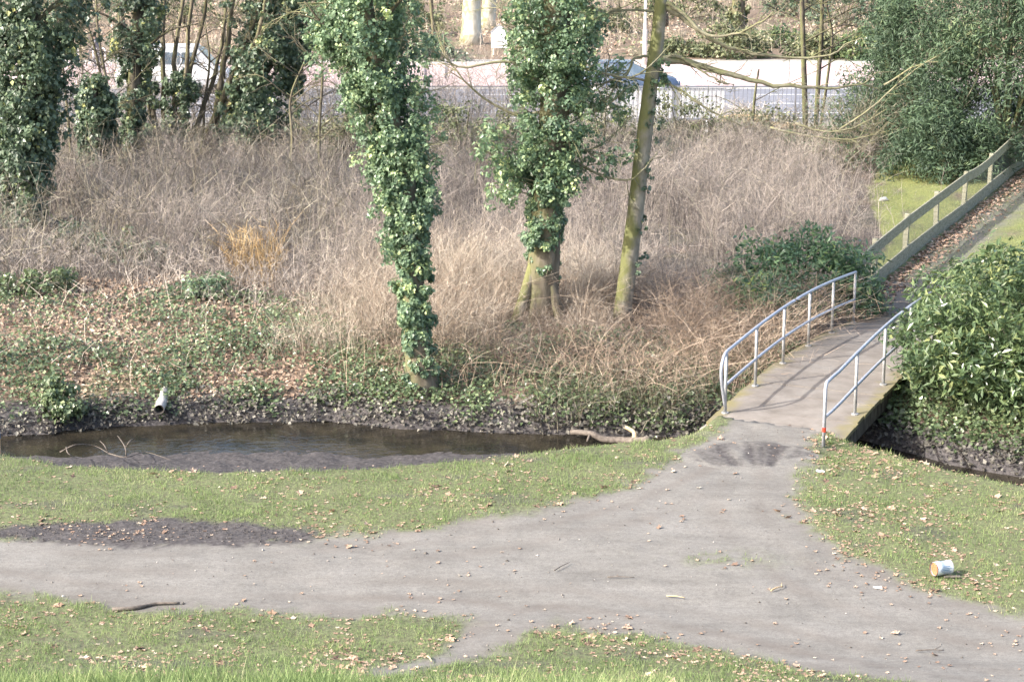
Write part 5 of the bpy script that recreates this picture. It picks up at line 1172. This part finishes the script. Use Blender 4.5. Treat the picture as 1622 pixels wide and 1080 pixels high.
# bicycle hoops
for (px, w, lab) in ((126, .46, 'narrow white bicycle stand hoop left of the cyclist'), (166, .58, 'wider white bicycle stand hoop behind the cyclist'), (192, .6, 'white bicycle stand hoop right of the cyclist')):
    x = (px - 811) / FPX * 93.3; t = thing('bicycle_stand', lab, 'bicycle stand', (x, 92.8, .455)); MB().tube([(-w / 2, 0, 0), (-w / 2, 0, .78), (-w / 2 + .05, 0, .83), (w / 2 - .05, 0, .83), (w / 2, 0, .78), (w / 2, 0, 0)], .035, 8).build('hoop', G['white'], t, True)
    for s in (-1, 1): MB().tube([(s * w / 2, 0, 0), (s * w / 2, 0, .025)], .08, 10).build('foot', G['steel'], t)

# cars
def loft(stations, ring_fn, mat, name, parent, smooth=True):
    V = []; n = None
    for s in stations: r = ring_fn(*s); n = len(r); V.append(r)
    Q = []; m = len(stations)
    for i in range(m - 1): Q += [[i * n + j, i * n + (j + 1) % n, (i + 1) * n + (j + 1) % n, (i + 1) * n + j] for j in range(n)]
    V = np.concatenate(V); mb = MB().add(V, Q)
    for e, i in ((0, 0), (1, m - 1)):
        c = V[i * n:(i + 1) * n].mean(0); T = [[j, (j + 1) % n, n] for j in range(n)]; 
        if e == 0: T = [[b_, a, c_] for a, b_, c_ in T]
        mb.add(np.vstack([V[i * n:(i + 1) * n], c]), None, T)
    return mb.build(name, mat, parent, smooth)
def car(name, label, x, y, rz, paint, van=False):
    t = thing(name, label, 'van' if van else 'car', (x, y, .36), rz)
    def body_ring(px, hw, z0, z1): return np.array([(px, -hw * .86, z0), (px, -hw, z0 + .14), (px, -hw, (z0 + z1) / 2 + .05), (px, -hw * .95, z1 - .06), (px, -hw * .8, z1), (px, hw * .8, z1), (px, hw * .95, z1 - .06), (px, hw, (z0 + z1) / 2 + .05), (px, hw, z0 + .14), (px, hw * .86, z0)])
    if van: st = [(-2.4, .8, .35, .9), (-2.35, .88, .28, 1.0), (-1.5, .92, .24, 1.05), (1.2, .92, .24, 1.05), (1.9, .9, .26, 1.0), (2.3, .84, .3, .9), (2.42, .72, .36, .75)]
    else: st = [(-2.12, .66, .38, .82), (-2.05, .78, .3, .93), (-1.5, .86, .24, .95), (-.5, .88, .22, .94), (.8, .88, .22, .92), (1.5, .86, .24, .86), (1.95, .78, .28, .74), (2.12, .64, .34, .62)]
    loft(st, body_ring, paint, 'body', t)
    def cab_ring(px, hw0, hw1, z0, z1): return np.array([(px, -hw0, z0), (px, -hw1, z1), (px, hw1, z1), (px, hw0, z0)])
    if van: cs = [(-2.3, .82, .78, .98, 1.9), (1.0, .82, .76, 1.0, 1.92), (1.75, .8, .7, .96, 1.1)]; rf = (-2.32, 1.0, .8, 1.93)
    else: cs = [(-1.95, .76, .66, .9, .97), (-1.3, .78, .6, .9, 1.38), (.15, .78, .6, .9, 1.40), (1.05, .76, .7, .88, .92)]; rf = (-1.32, .2, .62, 1.41)
    loft(cs, cab_ring, paint if van else G['glass'], 'cabin' if van else 'windows', t, False)
    MB().box(((rf[0] + rf[1]) / 2, 0, rf[3]), (rf[1] - rf[0], rf[2] * 2, .05)).build('roof', paint, t)
    if van:
        for s in (-1, 1):
            for (a, b_) in ((-1.9, -.7), (-.5, .3), (.4, 1.0)): MB().box(((a + b_) / 2, s * .80, 1.45), (b_ - a, .05, .5)).build('window', G['glass'], t)
        V = [(1.12, -.70, 1.86), (1.12, .70, 1.86), (1.74, .66, 1.14), (1.74, -.66, 1.14)]; MB().add(np.array(V) + [.03, 0, .02], [[3, 2, 1, 0]]).build('windscreen', G['glass'], t)
    else:
        for s in (-1, 1):
            for px in (-.55, ): MB().box((px, s * .70, 1.14), (.09, .16, .48)).build('pillar', paint, t)
    for s in (-1, 1):
        for wx_ in (-1.32, 1.32) if not van else (-1.5, 1.55):
            w_ = MB().tube([(wx_, s * .70, .31), (wx_, s * .89, .31)], .31, 20).build('wheel', G['tyre'], t, True); MB().tube([(wx_, s * .885, .31), (wx_, s * .90, .31)], .2, 16).build('rim', G['rim'], w_, True)
        fx = 2.3 if van else 1.98
        MB().box((fx, s * .55, .72 if van else .64), (.12, .3, .14)).build('headlight', G['lamp_glass'], t); MB().box((-2.36 if van else -2.06, s * .62, .85 if van else .76), (.1, .22, .2)).build('tail_light', G['tail'], t)
        MB().box((.95 if not van else 1.45, s * .95, .98 if not van else 1.2), (.12, .16, .11)).build('mirror', paint, t)
    return t
car('blue_grey_car', 'blue-grey car on the road behind the mossy tree and the railing', (992 - 811) / FPX * 79.6, 79.0, 0.03, G['car_blue'])
car('white_van', 'white van on the road behind the many-stemmed tree', (285 - 811) / FPX * 81.5, 80.8, .05, G['car_white'], True)
car('silver_car', 'silver car half hidden behind the broad ivy tree on the left', (58 - 811) / FPX * 64.5, 64.0, .06, G['car_silver']).location.z = hz((58 - 811) / FPX * 64.5, 64.0)

# cyclist
cx0, cy0 = (162 - 811) / FPX * 88.6, 88.2
bk = thing('bicycle', 'dark bicycle ridden past the bicycle stands beyond the road', 'bicycle', (cx0, cy0, .455), math.pi)
for wx_ in (-.52, .52):
    a = np.linspace(0, 2 * math.pi, 25); w_ = MB().tube(np.stack([wx_ + .33 * np.cos(a), 0 * a, .345 + .33 * np.sin(a)], 1), .018, 6, cap=False).build('wheel', G['tyre'], bk, True)
    mb = MB()
    for q in range(10): an = q * math.pi / 5; mb.tube([(wx_, 0, .345), (wx_ + .31 * math.cos(an), 0, .345 + .31 * math.sin(an))], .003, 3)
    mb.build('spokes', G['rim'], w_)
mb = MB(); 
for a, b_ in (((-.52, 0, .345), (-.08, 0, .3)), ((-.08, 0, .3), (-.2, 0, .85)), ((-.08, 0, .3), (.38, 0, .75)), ((-.17, 0, .78), (.36, 0, .82)), ((-.52, 0, .345), (-.17, 0, .76)), ((.35, 0, .92), (.40, 0, .7)), ((.40, 0, .7), (.52, 0, .345))): mb.tube([a, b_], .017, 7)
mb.build('frame', G['trim'], bk, True); MB().tube(spline([(.3, -.28, 1.02), (.38, -.15, 1.0), (.37, 0, .97), (.38, .15, 1.0), (.3, .28, 1.02)], 12), .014, 6).build('handlebar', G['steel'], bk, True)
MB().tube(spline([(-.34, 0, .92), (-.25, 0, .93), (-.05, 0, .92)], 8), np.linspace(.09, .03, 8), 8).build('saddle', G['trim'], bk, True); MB().tube([(-.08, -.1, .3), (-.08, .1, .3)], .015, 6).tube([(-.08, .1, .3), (.06, .12, .2)], .012, 5).tube([(-.08, -.1, .3), (-.22, -.12, .4)], .012, 5).build('crank', G['steel'], bk)
pr = thing('person', 'cyclist in dark grey jacket leaning over the handlebars, riding left', 'person', (cx0, cy0, .455), math.pi)
def skin(name, joints, edges, mat, parent, root=0):
    me = bpy.data.meshes.new(name); me.from_pydata([j[:3] for j in joints], edges, []); o = bpy.data.objects.new(name, me); C.objects.link(o); o.parent = parent
    md = o.modifiers.new('skin', 'SKIN'); md.use_smooth_shade = True
    lay = me.skin_vertices[0] if me.skin_vertices else None
    for i, j in enumerate(joints):
        lay.data[i].radius = (j[3], j[4] if len(j) > 4 else j[3]); lay.data[i].use_root = (i == root)
    sb = o.modifiers.new('sub', 'SUBSURF'); sb.levels = 1; sb.render_levels = 2; me.materials.append(mat); return o
J = [(-.2, 0, 1.0, .15, .13), (-.12, 0, 1.2, .14, .12), (.02, 0, 1.42, .17, .13), (.09, 0, 1.54, .06), (.14, 0, 1.62, .055), (.02, .19, 1.44, .065), (.14, .24, 1.2, .05), (.32, .25, 1.05, .04), (.02, -.19, 1.44, .065), (.14, -.24, 1.2, .05), (.32, -.25, 1.05, .04),
     (-.16, .1, .95, .1), (.16, .12, .72, .075), (.02, .13, .33, .05), (.14, .13, .24, .04), (-.16, -.1, .95, .1), (.1, -.12, .86, .075), (-.2, -.13, .52, .05), (-.1, -.13, .44, .04)]
E = [(0, 1), (1, 2), (2, 3), (3, 4), (2, 5), (5, 6), (6, 7), (2, 8), (8, 9), (9, 10), (0, 11), (11, 12), (12, 13), (13, 14), (0, 15), (15, 16), (16, 17), (17, 18)]
skin('body', J, E, G['cloth_dark'], pr)
skin('head', [(.13, 0, 1.60, .05), (.16, 0, 1.68, .085, .075), (.16, 0, 1.77, .09, .08), (.15, 0, 1.83, .05)], [(0, 1), (1, 2), (2, 3)], G['skin'], pr, 1)
MB().tube([(.10, 0, 1.70), (.11, 0, 1.78), (.13, 0, 1.86), (.135, 0, 1.885)], [.09, .108, .075, .01], 12).build('hair', G['hair'], pr, True)
for s in (-1, 1): skin('hand', [(.31, s * .25, 1.05, .035), (.36, s * .25, 1.03, .035, .02), (.40, s * .25, 1.0, .02)], [(0, 1), (1, 2)], G['skin'], pr)
